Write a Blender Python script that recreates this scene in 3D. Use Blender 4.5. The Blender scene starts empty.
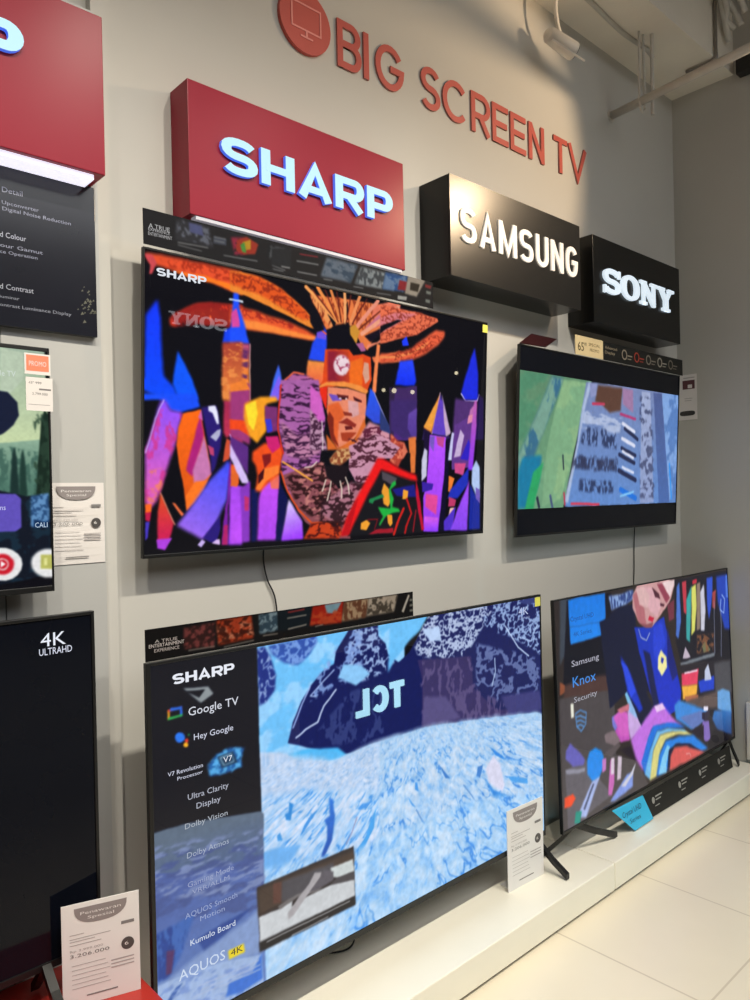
import bpy, bmesh, math, random
import numpy as np
from mathutils import Matrix, Vector

scene = bpy.context.scene
COL = scene.collection

# ------------------------------------------------------------------ camera, world, lights, exposure
YAW, PITCH, ROLL, FPX = 7.42362044e-01, -3.25597860e-03, -2.19912003e-02, 750.77
fwd = Vector((math.sin(YAW) * math.cos(PITCH), math.cos(YAW) * math.cos(PITCH), math.sin(PITCH)))
rgt = Vector((math.cos(YAW), -math.sin(YAW), 0)); upv = rgt.cross(fwd)
r2 = rgt * math.cos(ROLL) + upv * math.sin(ROLL); u2 = -rgt * math.sin(ROLL) + upv * math.cos(ROLL)
cam_data = bpy.data.cameras.new('camera'); cam = bpy.data.objects.new('camera', cam_data); COL.objects.link(cam)
mw = Matrix.Identity(4)
for i in range(3):
    mw[i][0] = r2[i]; mw[i][1] = u2[i]; mw[i][2] = -fwd[i]
mw[0][3], mw[1][3], mw[2][3] = 0, -2.0, 1.6
cam.matrix_world = mw
cam_data.sensor_fit = 'VERTICAL'; cam_data.sensor_height = 36; cam_data.lens = FPX / 1000 * 36
cam_data.clip_start = 0.02
scene.camera = cam

scene.view_settings.view_transform = 'Standard'; scene.view_settings.look = 'None'
scene.view_settings.exposure = 0.0; scene.view_settings.gamma = 1; scene.view_settings.use_curve_mapping = False

world = bpy.data.worlds.new('world'); scene.world = world; world.use_nodes = True
world.node_tree.nodes['Background'].inputs[0].default_value = (.80, .86, 1, 1)
world.node_tree.nodes['Background'].inputs[1].default_value = 0.13

def light(name, kind, loc, target, power, color, **kw):
    d = bpy.data.lights.new(name, kind); d.energy = power; d.color = color
    for k, v in kw.items(): setattr(d, k, v)
    o = bpy.data.objects.new(name, d); COL.objects.link(o); o.location = loc
    o.rotation_euler = (Vector(target) - Vector(loc)).to_track_quat('-Z', 'Y').to_euler()
    return o
WARM = (1, .86, .66)
# track spotlights on the shop ceiling in front of the display wall
for x in (-.5, .5, 1.5, 2.4):
    light('track_light', 'SPOT', (x, -2.0, 3.95), (x + .1, 0, .55), 190, (1, .93, .79), spot_size=math.radians(84), spot_blend=1.0, shadow_soft_size=.05)
# warm spotlight that washes the wall lettering
light('letter_light', 'SPOT', (3.42, -1.35, 3.34), (2.30, 0, 3.12), 72, (1, .72, .44), spot_size=math.radians(72), spot_blend=.45, shadow_soft_size=.03)
# unseen overhead fill, added for the shop's general light
light('ceiling_fill_light', 'AREA', (2.5, -4.5, 4.45), (2.5, -4.5, 0), 165, (.95, .97, 1), shape='RECTANGLE', size=7, size_y=3)

# ------------------------------------------------------------------ materials
def lin(c):
    if isinstance(c, str):
        c = [int(c[i:i + 2], 16) / 255 for i in (0, 2, 4)]
        c = [x / 12.92 if x <= .04045 else ((x + .055) / 1.055) ** 2.4 for x in c]
    return tuple(c[:3])
def mat(name, color, rough=.5, metal=0, emit=None, estr=1, var=.06, scale=8, spec=.5, bump=0, coat=0):
    m = bpy.data.materials.new(name); m.use_nodes = True
    nt = m.node_tree; b = nt.nodes['Principled BSDF']
    c = lin(color)
    tc = nt.nodes.new('ShaderNodeTexCoord'); nz = nt.nodes.new('ShaderNodeTexNoise'); rp = nt.nodes.new('ShaderNodeValToRGB')
    nz.inputs['Scale'].default_value = scale; nz.inputs['Detail'].default_value = 4
    nt.links.new(tc.outputs['Object'], nz.inputs['Vector']); nt.links.new(nz.outputs['Fac'], rp.inputs['Fac'])
    rp.color_ramp.elements[0].position = .3; rp.color_ramp.elements[1].position = .7
    rp.color_ramp.elements[0].color = (*[x * (1 - var) for x in c], 1); rp.color_ramp.elements[1].color = (*[min(1, x * (1 + var)) for x in c], 1)
    nt.links.new(rp.outputs['Color'], b.inputs['Base Color'])
    b.inputs['Roughness'].default_value = rough; b.inputs['Metallic'].default_value = metal
    b.inputs['Specular IOR Level'].default_value = spec
    if coat: b.inputs['Coat Weight'].default_value = coat; b.inputs['Coat Roughness'].default_value = .1
    if emit is not None:
        b.inputs['Emission Color'].default_value = (*lin(emit), 1); b.inputs['Emission Strength'].default_value = estr
    if bump:
        bp = nt.nodes.new('ShaderNodeBump'); bp.inputs['Strength'].default_value = bump; bp.inputs['Distance'].default_value = .002
        n2 = nt.nodes.new('ShaderNodeTexNoise'); n2.inputs['Scale'].default_value = scale * 12
        nt.links.new(tc.outputs['Object'], n2.inputs['Vector']); nt.links.new(n2.outputs['Fac'], bp.inputs['Height']); nt.links.new(bp.outputs['Normal'], b.inputs['Normal'])
    return m
M = {
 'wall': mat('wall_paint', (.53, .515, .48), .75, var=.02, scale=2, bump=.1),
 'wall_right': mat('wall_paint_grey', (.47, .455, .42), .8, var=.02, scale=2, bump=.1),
 'panel': mat('grey_laminate', (.44, .44, .43), .35, var=.03, scale=3),
 'ceiling': mat('ceiling_paint', (.42, .39, .34), .8, var=.05, scale=2),
 'beam': mat('beam_plaster', (.80, .74, .64), .75, var=.05, scale=3, bump=.4),
 'platform': mat('white_platform_paint', (.88, .84, .72), .35, var=.03, scale=4),
 'red': mat('red_gloss_laminate', (.265, .013, .030), .30, var=.04, scale=3, spec=.16),
 'redplinth': mat('red_plinth_laminate', (.42, .028, .02), .28, var=.04, scale=3),
 'black': mat('black_gloss_laminate', (.005, .005, .005), .25, var=.05, spec=.3),
 'samsung': mat('black_satin_laminate', (.005, .0045, .004), .27, var=.1, scale=6, spec=.75),
 'bezel': mat('black_plastic', (.003, .003, .0035), .4),
 'casing': mat('dark_casing', (.010, .010, .011), .5, bump=.3),
 'metal': mat('grey_metal', (.35, .34, .33), .35, metal=.8),
 'steel': mat('brushed_steel', (.30, .28, .26), .3, metal=.9),
 'whitep': mat('white_plastic', (.70, .66, .60), .4),
 'pipe': mat('painted_pipe', (.52, .49, .44), .5, var=.05),
 'redletter': mat('red_acrylic', (.50, .085, .065), .5),
 'redside': mat('pink_acrylic_edge', (.40, .14, .12), .5),
 'signwhite': mat('white_letter_face', (.10, .14, .16), .5, emit='b4e8fc', estr=.86),
 'signside': mat('blue_lit_letter_side', (.1, .2, .5), .4, emit='3a62e0', estr=.9),
 'samw': mat('white_letter_added_glow', (.80, .76, .70), .4, emit='fff4e4', estr=.25),  # letters are not lit; a faint glow is added in the material
 'sonyw': mat('white_letter_lit', (.4, .42, .45), .4, emit='dcecf8', estr=.80),
 'led': mat('led_strip_diffuser', (.9, .9, .9), .4, emit='e8e8ff', estr=.95),
 'ledd': mat('led_strip_dim', (.5, .5, .55), .4, emit='c8c4d8', estr=.22),
 'paper': mat('white_paper', (.72, .68, .66), .5, var=.02),
 'paper2': mat('glossy_white_card', (.78, .76, .75), .3, var=.02),
 'ink': mat('grey_ink', (.20, .19, .19), .5), 'inkl': mat('light_grey_ink', (.42, .39, .39), .5),
 'orange': mat('orange_paper', (.80, .22, .12), .5), 'gold': mat('gold_card', (.80, .62, .34), .4),
 'blue': mat('blue_card', (.03, .50, .82), .4), 'navyink': mat('navy_ink', (.01, .05, .16), .5),
 'yellow': mat('yellow_sticker', (.75, .72, .12), .5),
 'board': mat('black_glossy_board', (.012, .013, .020), .16),
 'strip': mat('black_printed_card', (.012, .012, .011), .45, spec=.2), 'whiteink': mat('white_ink', (.36, .35, .32), .5),
 'maroon': mat('maroon_card', (.03, .006, .008), .3),
 'cable': mat('black_cable', (.01, .01, .01), .5), 'dark': mat('dark_void', (.02, .02, .02), .6),
 'lamp': mat('lamp_glow', (1, .9, .7), .4, emit='fff0c8', estr=20),
 'tclw': mat('bright_letter_face', (.5, .5, .5), .4, emit='b8f0ff', estr=26),
 'farwall': mat('far_wall_paint', (.06, .055, .06), .8),
}

def floor_mat():
    m = mat('cream_floor_tile', (.80, .72, .57), .28, var=.05, scale=1.3)
    nt = m.node_tree; b = nt.nodes['Principled BSDF']
    tc = nt.nodes.new('ShaderNodeTexCoord'); mp = nt.nodes.new('ShaderNodeMapping')
    mp.inputs['Location'].default_value = (-.51, .0, 0)
    br = nt.nodes.new('ShaderNodeTexBrick'); br.offset = 0; br.inputs['Scale'].default_value = 1
    br.inputs['Brick Width'].default_value = .60; br.inputs['Row Height'].default_value = .96
    br.inputs['Mortar Size'].default_value = .004; br.inputs['Mortar Smooth'].default_value = .3
    src = b.inputs['Base Color'].links[0].from_socket
    nt.links.new(tc.outputs['Object'], mp.inputs['Vector']); nt.links.new(mp.outputs['Vector'], br.inputs['Vector'])
    br.inputs['Mortar'].default_value = (.60, .52, .40, 1)
    nt.links.new(src, br.inputs['Color1']); nt.links.new(src, br.inputs['Color2'])
    nt.links.new(br.outputs['Color'], b.inputs['Base Color'])
    return m
M['floor'] = floor_mat()

EM = {}
def emat(hexc, s=1.0):
    k = (hexc, s)
    if k not in EM: EM[k] = mat('lit_pixels_' + hexc, (.02, .02, .02), .2, emit=hexc, estr=s * .9)
    return EM[k]
INK = {}
def inkmat(hexc):
    if hexc not in INK: INK[hexc] = mat('print_' + hexc, hexc, .45)
    return INK[hexc]

def screen_mat():
    m = mat('lit_screen', (.004, .004, .006), .015, spec=.3, var=0)
    nt = m.node_tree; b = nt.nodes['Principled BSDF']
    at = nt.nodes.new('ShaderNodeAttribute'); at.attribute_name = 'pix'; at.attribute_type = 'GEOMETRY'
    nt.links.new(at.outputs['Color'], b.inputs['Emission Color']); b.inputs['Emission Strength'].default_value = 1.0
    return m
def print_mat():
    m = mat('printed_strip', (.02, .02, .02), .5, spec=.08)
    nt = m.node_tree; b = nt.nodes['Principled BSDF']
    at = nt.nodes.new('ShaderNodeAttribute'); at.attribute_name = 'pix'; at.attribute_type = 'GEOMETRY'
    nt.links.new(at.outputs['Color'], b.inputs['Base Color'])
    return m
M['screen'] = screen_mat(); M['print'] = print_mat()
M['glass'] = mat('black_screen_glass', (.003, .004, .008), .06, spec=.18)

# ------------------------------------------------------------------ mesh helpers
class MB:
    def __init__(s): s.v = []; s.f = []; s.m = []; s.mats = []
    def mi(s, m):
        if m not in s.mats: s.mats.append(m)
        return s.mats.index(m)
    def add(s, vs, fs, m):
        o = len(s.v); s.v += [tuple(v) for v in vs]; k = s.mi(m)
        for f in fs: s.f.append(tuple(i + o for i in f)); s.m.append(k)
        return s
    def box(s, x0, x1, y0, y1, z0, z1, m):
        vs = [(x, y, z) for x in (x0, x1) for y in (y0, y1) for z in (z0, z1)]
        return s.add(vs, [(0, 1, 3, 2), (4, 6, 7, 5), (0, 4, 5, 1), (2, 3, 7, 6), (0, 2, 6, 4), (1, 5, 7, 3)], m)
    def prism(s, pts, y0, y1, m, side=None, axis='y'):
        """polygon pts in (x, z), front at y0, back at y1"""
        n = len(pts); a = sum(pts[i][0] * pts[(i + 1) % n][1] - pts[(i + 1) % n][0] * pts[i][1] for i in range(n))
        if a < 0: pts = pts[::-1]
        vs = [(p[0], y0, p[1]) for p in pts] + [(p[0], y1, p[1]) for p in pts]
        if axis == 'x': vs = [(v[1], v[0], v[2]) for v in vs]
        s.add(vs, [tuple(range(n))], m)
        s.add(vs, [tuple(range(2 * n - 1, n - 1, -1))] + [(i, i + n, (i + 1) % n + n, (i + 1) % n) for i in range(n)], side or m)
        return s
    def flat(s, pts, y, m): return s.add([(p[0], y, p[1]) for p in pts], [tuple(range(len(pts)))], m)
    def tube(s, pts, r, m, n=10, closed=False):
        P = [Vector(p) for p in pts]; rings = []; o = len(s.v); ref = None
        rr = r if isinstance(r, (list, tuple)) else [r] * len(P)
        for i, p in enumerate(P):
            d = (P[min(i + 1, len(P) - 1)] - P[max(i - 1, 0)]).normalized()
            if ref is None: ref = Vector((0, 0, 1)) if abs(d.z) < .9 else Vector((1, 0, 0))
            a = d.cross(ref).normalized(); b = a.cross(d).normalized(); ref = b
            rings.append([p + (a * math.cos(t) + b * math.sin(t)) * rr[i] for t in [2 * math.pi * k / n for k in range(n)]])
        vs = [v for rg in rings for v in rg]; fs = []
        for i in range(len(P) - 1):
            for k in range(n):
                fs.append((i * n + k, i * n + (k + 1) % n, (i + 1) * n + (k + 1) % n, (i + 1) * n + k))
        fs.append(tuple(range(n - 1, -1, -1))); fs.append(tuple((len(P) - 1) * n + k for k in range(n)))
        return s.add(vs, fs, m)
    def ribbon(s, pts, tx, tz, y0, y1, m, side=None, closed=False):
        """a flat stroke along pts (x, z) with a pen tx wide and tz tall, extruded y0..y1"""
        s.k = (getattr(s, 'k', 0) + 1) % 5; y0 = y0 - s.k * .00015
        n = len(pts); L = []; Rr = []
        for i in range(n):
            p = Vector(pts[i]); a = Vector(pts[(i - 1) % n]) if (closed or i > 0) else None; b = Vector(pts[(i + 1) % n]) if (closed or i < n - 1) else None
            d1 = (p - a).normalized() if a is not None else (b - p).normalized(); d2 = (b - p).normalized() if b is not None else d1
            n1 = Vector((-d1.y, d1.x)); n2 = Vector((-d2.y, d2.x)); nn = (n1 + n2)
            nn = nn.normalized() if nn.length > 1e-6 else n1
            k = 1 / max(.5, nn.dot(n1)); off = Vector((nn.x * tx / 2 * k, nn.y * tz / 2 * k))
            L.append(p + off); Rr.append(p - off)
        N = n if closed else n - 1
        for i in range(N):
            j = (i + 1) % n; q = [Rr[i], Rr[j], L[j], L[i]]
            vs = [(c.x, y0, c.y) for c in q] + [(c.x, y1, c.y) for c in q]
            s.add(vs, [(0, 1, 2, 3)], m)
            fs = [(0, 4, 5, 1), (2, 6, 7, 3)]
            if not closed and i == 0: fs.append((3, 7, 4, 0))
            if not closed and i == N - 1: fs.append((1, 5, 6, 2))
            s.add(vs, fs, side or m)
        return s
    def text(s, txt, x, z, w, h, y, m, bold=0):
        """Latin text fitted to the box from (x, z) with width w and capital height h, on the plane y"""
        c = bpy.data.curves.new('t', 'FONT'); c.body = txt; c.resolution_u = 2; c.offset = bold
        o = bpy.data.objects.new('t', c); COL.objects.link(o)
        me = bpy.data.meshes.new_from_object(o.evaluated_get(bpy.context.evaluated_depsgraph_get()))
        vs = [v.co.copy() for v in me.vertices]; fs = [tuple(p.vertices) for p in me.polygons]
        bpy.data.objects.remove(o); bpy.data.curves.remove(c); bpy.data.meshes.remove(me)
        if not vs: return s
        x0 = min(v.x for v in vs); x1 = max(v.x for v in vs); cap = .70
        return s.add([(x + (v.x - x0) / (x1 - x0) * w, y, z + v.y / cap * h) for v in vs], fs, m)
    def build(s, name, parent=None, bevel=0, smooth=False, loc=None):
        me = bpy.data.meshes.new(name); me.from_pydata(s.v, [], s.f)
        for m in s.mats: me.materials.append(m if not isinstance(m, str) else M[m])
        me.polygons.foreach_set('material_index', s.m); me.update()
        if smooth: me.polygons.foreach_set('use_smooth', [True] * len(me.polygons))
        o = bpy.data.objects.new(name, me); COL.objects.link(o)
        if parent: o.parent = parent
        if loc: o.location = loc
        if bevel:
            b = o.modifiers.new('bevel', 'BEVEL'); b.width = bevel; b.segments = 2; b.limit_method = 'ANGLE'; b.angle_limit = .7
        return o
def tag(o, label=None, cat=None, group=None, kind=None):
    if label: o['label'] = label
    if cat: o['category'] = cat
    if group: o['group'] = group
    if kind: o['kind'] = kind
    return o
def thing(name, label, cat, loc=(0, 0, 0), rot=(0, 0, 0), group=None):
    o = bpy.data.objects.new(name, None); COL.objects.link(o); o.location = loc; o.rotation_euler = rot
    o.empty_display_size = .1
    return tag(o, label, cat, group)
def struct(name, mb, **k): return tag(mb.build(name, **k), kind='structure')

# ------------------------------------------------------------------ picture painter for screens and printed strips
_G = {}
def vn(x, y, seed):
    """value noise at float positions"""
    if seed not in _G: _G[seed] = np.random.RandomState(seed).rand(257, 257).astype(np.float32)
    g = _G[seed]; xi = np.floor(x).astype(np.int64); yi = np.floor(y).astype(np.int64); xf = (x - xi).astype(np.float32); yf = (y - yi).astype(np.float32)
    xi &= 255; yi &= 255; xf = xf * xf * (3 - 2 * xf); yf = yf * yf * (3 - 2 * yf)
    return (g[yi, xi] * (1 - xf) + g[yi, xi + 1] * xf) * (1 - yf) + (g[yi + 1, xi] * (1 - xf) + g[yi + 1, xi + 1] * xf) * yf
def fbm(x, y, seed, octs=5, gain=.55):
    out = 0; amp = 1; tot = 0
    for o in range(octs):
        out = out + vn(x * 2 ** o + 17 * o, y * 2 ** o + 31 * o, seed + o) * amp; tot += amp; amp *= gain
    return out / tot
def srgb(h): return np.array([int(h[i:i + 2], 16) / 255 for i in (0, 2, 4)], np.float32)
def boxblur(a, r):
    r = int(r)
    if r < 1: return a
    for ax in (0, 1):
        p = np.pad(a, [(r + 1, r) if k == ax else (0, 0) for k in range(a.ndim)], 'edge'); c = np.cumsum(p, ax, dtype=np.float64)
        n = a.shape[ax]; a = ((np.take(c, range(2 * r + 1, 2 * r + 1 + n), ax) - np.take(c, range(0, n), ax)) / (2 * r + 1)).astype(np.float32)
    return a
def paint(src, Wd, H, bg='06060b', warp=1.0, soft=2, blur=1):
    SS = 2; w = Wd * SS; h = H * SS
    im = np.empty((h, w, 3), np.float32); im[:] = srgb(bg)
    for ln in src.strip().splitlines():
        hd, ps = ln.split('|'); hd = hd.split()
        P = np.array([[float(q) for q in t.split(',')] for t in ps.split()]) * [w / 1000, h / 1000]
        pad = float(hd[2]) * h / 1000 if hd[0] == 'L' else 0
        mg = pad + 14
        x0 = int(max(0, P[:, 0].min() - mg)); x1 = int(min(w, P[:, 0].max() + mg)); y0 = int(max(0, P[:, 1].min() - mg)); y1 = int(min(h, P[:, 1].max() + mg))
        if x1 <= x0 + 1 or y1 <= y0 + 1: continue
        X, Y = np.meshgrid(np.arange(x0, x1) + .5, np.arange(y0, y1) + .5)
        if warp:
            wx = (fbm(X / 46, Y / 46, 900, 3) - .5) * 16 * warp; wy = (fbm(X / 46, Y / 46, 950, 3) - .5) * 16 * warp
            if hd[0] in 'PGL': wx *= .28; wy *= .28
            XX, YY = X + wx, Y + wy
        else: XX, YY = X, Y
        if hd[0] == 'L':
            D = np.full(X.shape, 1e9)
            for a, b in zip(P[:-1], P[1:]):
                d = b - a; t = np.clip(((XX - a[0]) * d[0] + (YY - a[1]) * d[1]) / max(d @ d, 1e-6), 0, 1)
                D = np.minimum(D, np.hypot(XX - a[0] - t * d[0], YY - a[1] - t * d[1]))
            mk = np.clip(pad / 2 + 1.2 - D, 0, 1).astype(np.float32)
        else:
            mk = np.zeros(X.shape, bool); n = len(P)
            for i in range(n):
                (ax, ay), (bx, by) = P[i], P[(i + 1) % n]
                if ay == by: continue
                mk ^= ((ay > YY) != (by > YY)) & (XX < (bx - ax) * (YY - ay) / (by - ay) + ax)
            area = abs(sum(P[i][0] * P[(i + 1) % n][1] - P[(i + 1) % n][0] * P[i][1] for i in range(n))) / 2
            f = min(9, .055 * math.sqrt(area)) if area < 30000 else 2.5
            if hd[0] in 'NRV': f = 14 if hd[0] == 'R' else 6
            if not warp: f = 1
            mk = boxblur(mk.astype(np.float32), max(1, f * soft / 2))
        mk = mk[..., None]
        R = im[y0:y1, x0:x1]
        if hd[0] in 'PL': C = srgb(hd[1])
        elif hd[0] == 'G':
            a = np.array([float(q) for q in hd[3].split(',')]) * [w / 1000, h / 1000]; b = np.array([float(q) for q in hd[4].split(',')]) * [w / 1000, h / 1000]
            d = b - a; t = np.clip(((X - a[0]) * d[0] + (Y - a[1]) * d[1]) / max(d @ d, 1e-6), 0, 1)[..., None]
            C = srgb(hd[1]) * (1 - t) + srgb(hd[2]) * t
        elif hd[0] == 'N':
            cx = float(hd[3]) * w / 1000 * .62; cz = float(hd[4]) * h / 1000 * .62
            nz = fbm(XX / cx, YY / cz, int(hd[5]))
            mk = mk * (np.clip((nz - float(hd[2])) / .10 + .5, 0, 1)[..., None] * .85); C = srgb(hd[1])
        elif hd[0] == 'V':   # branching veins
            cx = float(hd[3]) * w / 1000 * .8; cz = float(hd[4]) * h / 1000 * .8
            nz = 1.0 - np.abs(2 * fbm(XX / cx, YY / cz, int(hd[5]), 4) - 1) * 5.5; n2 = fbm(XX / cx / 2, YY / cz / 2, int(hd[5]) + 9, 2)
            mk = mk * (np.clip((nz * (.6 + .8 * n2) - float(hd[2])) / .12 + .5, 0, 1)[..., None] * .85); C = srgb(hd[1])
        elif hd[0] == 'R':   # crevassed ice: angle, along, across, seed, four colours from deep to bright
            an = math.radians(float(hd[1])); a1 = float(hd[2]); a2 = float(hd[3]); sd = int(hd[4])
            yy = .35 + np.clip(Y / h - .36, 0, 1) * 1.9; pr = 1 / yy
            Xp = (X - w * .62) * pr; Yp = h / 1.9 * np.log(yy)
            wx = (fbm(Xp / 90, Yp / 90, sd + 40, 3) - .5) * 70; Xp = Xp + wx; Yp = Yp + wx * .5
            U = Xp * math.cos(an) + Yp * math.sin(an); V = -Xp * math.sin(an) + Yp * math.cos(an)
            q = fbm(U / a1, V / a2, sd, 3); cr = np.clip(1 - np.abs(2 * q - 1) * 7, 0, 1)
            ms = np.clip((fbm(Xp / 120, Yp / 90, sd + 60, 2) - .42) * 6, 0, 1)
            q3 = fbm(U / a1 * 2.1 + 40, V / a2 * 2.1, sd + 7, 3); cr2 = np.clip(1 - np.abs(2 * q3 - 1) * 9, 0, 1)
            q2 = fbm(U / a1 * 1.8, V / a2 * 1.3, sd + 20, 5)
            val = np.clip(.66 + (q2 - .5) * 1.35 - cr * .75 * ms - cr2 * .16, 0, 1)
            st = np.array([0, .22, .55, 1]); cs = np.array([srgb(c) for c in hd[5:9]])
            C = np.stack([np.interp(val, st, cs[:, k]) for k in range(3)], -1).astype(np.float32)
        R[:] = R * (1 - mk) + C * mk
    Y, X = np.mgrid[0:h, 0:w]
    g = (fbm(X / 14, Y / 14, 77, 3) - .5)[..., None]
    im = np.clip(im * (1 + g * (.13 if warp else .05)), 0, 1)
    im = im.reshape(H, SS, Wd, SS, 3).mean((1, 3)); im = boxblur(boxblur(im, blur), blur)
    return np.where(im <= .04045, im / 12.92, ((im + .055) / 1.055) ** 2.4)
def picture(name, key, x0, x1, z0, z1, y, res, material, parent, bg='06060b', gain=1.0, warp=1.0, blur=1):
    """a flat sheet of fine squares, each corner carrying the colour of the picture there"""
    Wd = res; H = max(8, int(res * (z1 - z0) / (x1 - x0))); im = paint(ART[key], Wd, H, bg, warp, blur=blur) * gain
    X, Z = np.meshgrid(np.linspace(x0, x1, Wd), np.linspace(z1, z0, H))
    co = np.stack([X, np.full_like(X, y), Z], -1).reshape(-1, 3).astype(np.float32)
    idx = np.arange(Wd * H).reshape(H, Wd)
    q = np.stack([idx[1:, :-1], idx[1:, 1:], idx[:-1, 1:], idx[:-1, :-1]], -1).reshape(-1, 4)
    me = bpy.data.meshes.new(name); me.vertices.add(len(co)); me.vertices.foreach_set('co', co.ravel())
    me.loops.add(q.size); me.loops.foreach_set('vertex_index', q.ravel().astype(np.int32))
    me.polygons.add(len(q)); me.polygons.foreach_set('loop_start', np.arange(0, q.size, 4, dtype=np.int32))
    me.update(calc_edges=True); me.validate()
    at = me.color_attributes.new('pix', 'FLOAT_COLOR', 'POINT')
    at.data.foreach_set('color', np.concatenate([im.reshape(-1, 3), np.ones((Wd * H, 1))], 1).astype(np.float32).ravel())
    me.materials.append(M[material]); o = bpy.data.objects.new(name, me); COL.objects.link(o)
    if parent: o.parent = parent
    return o

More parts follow.
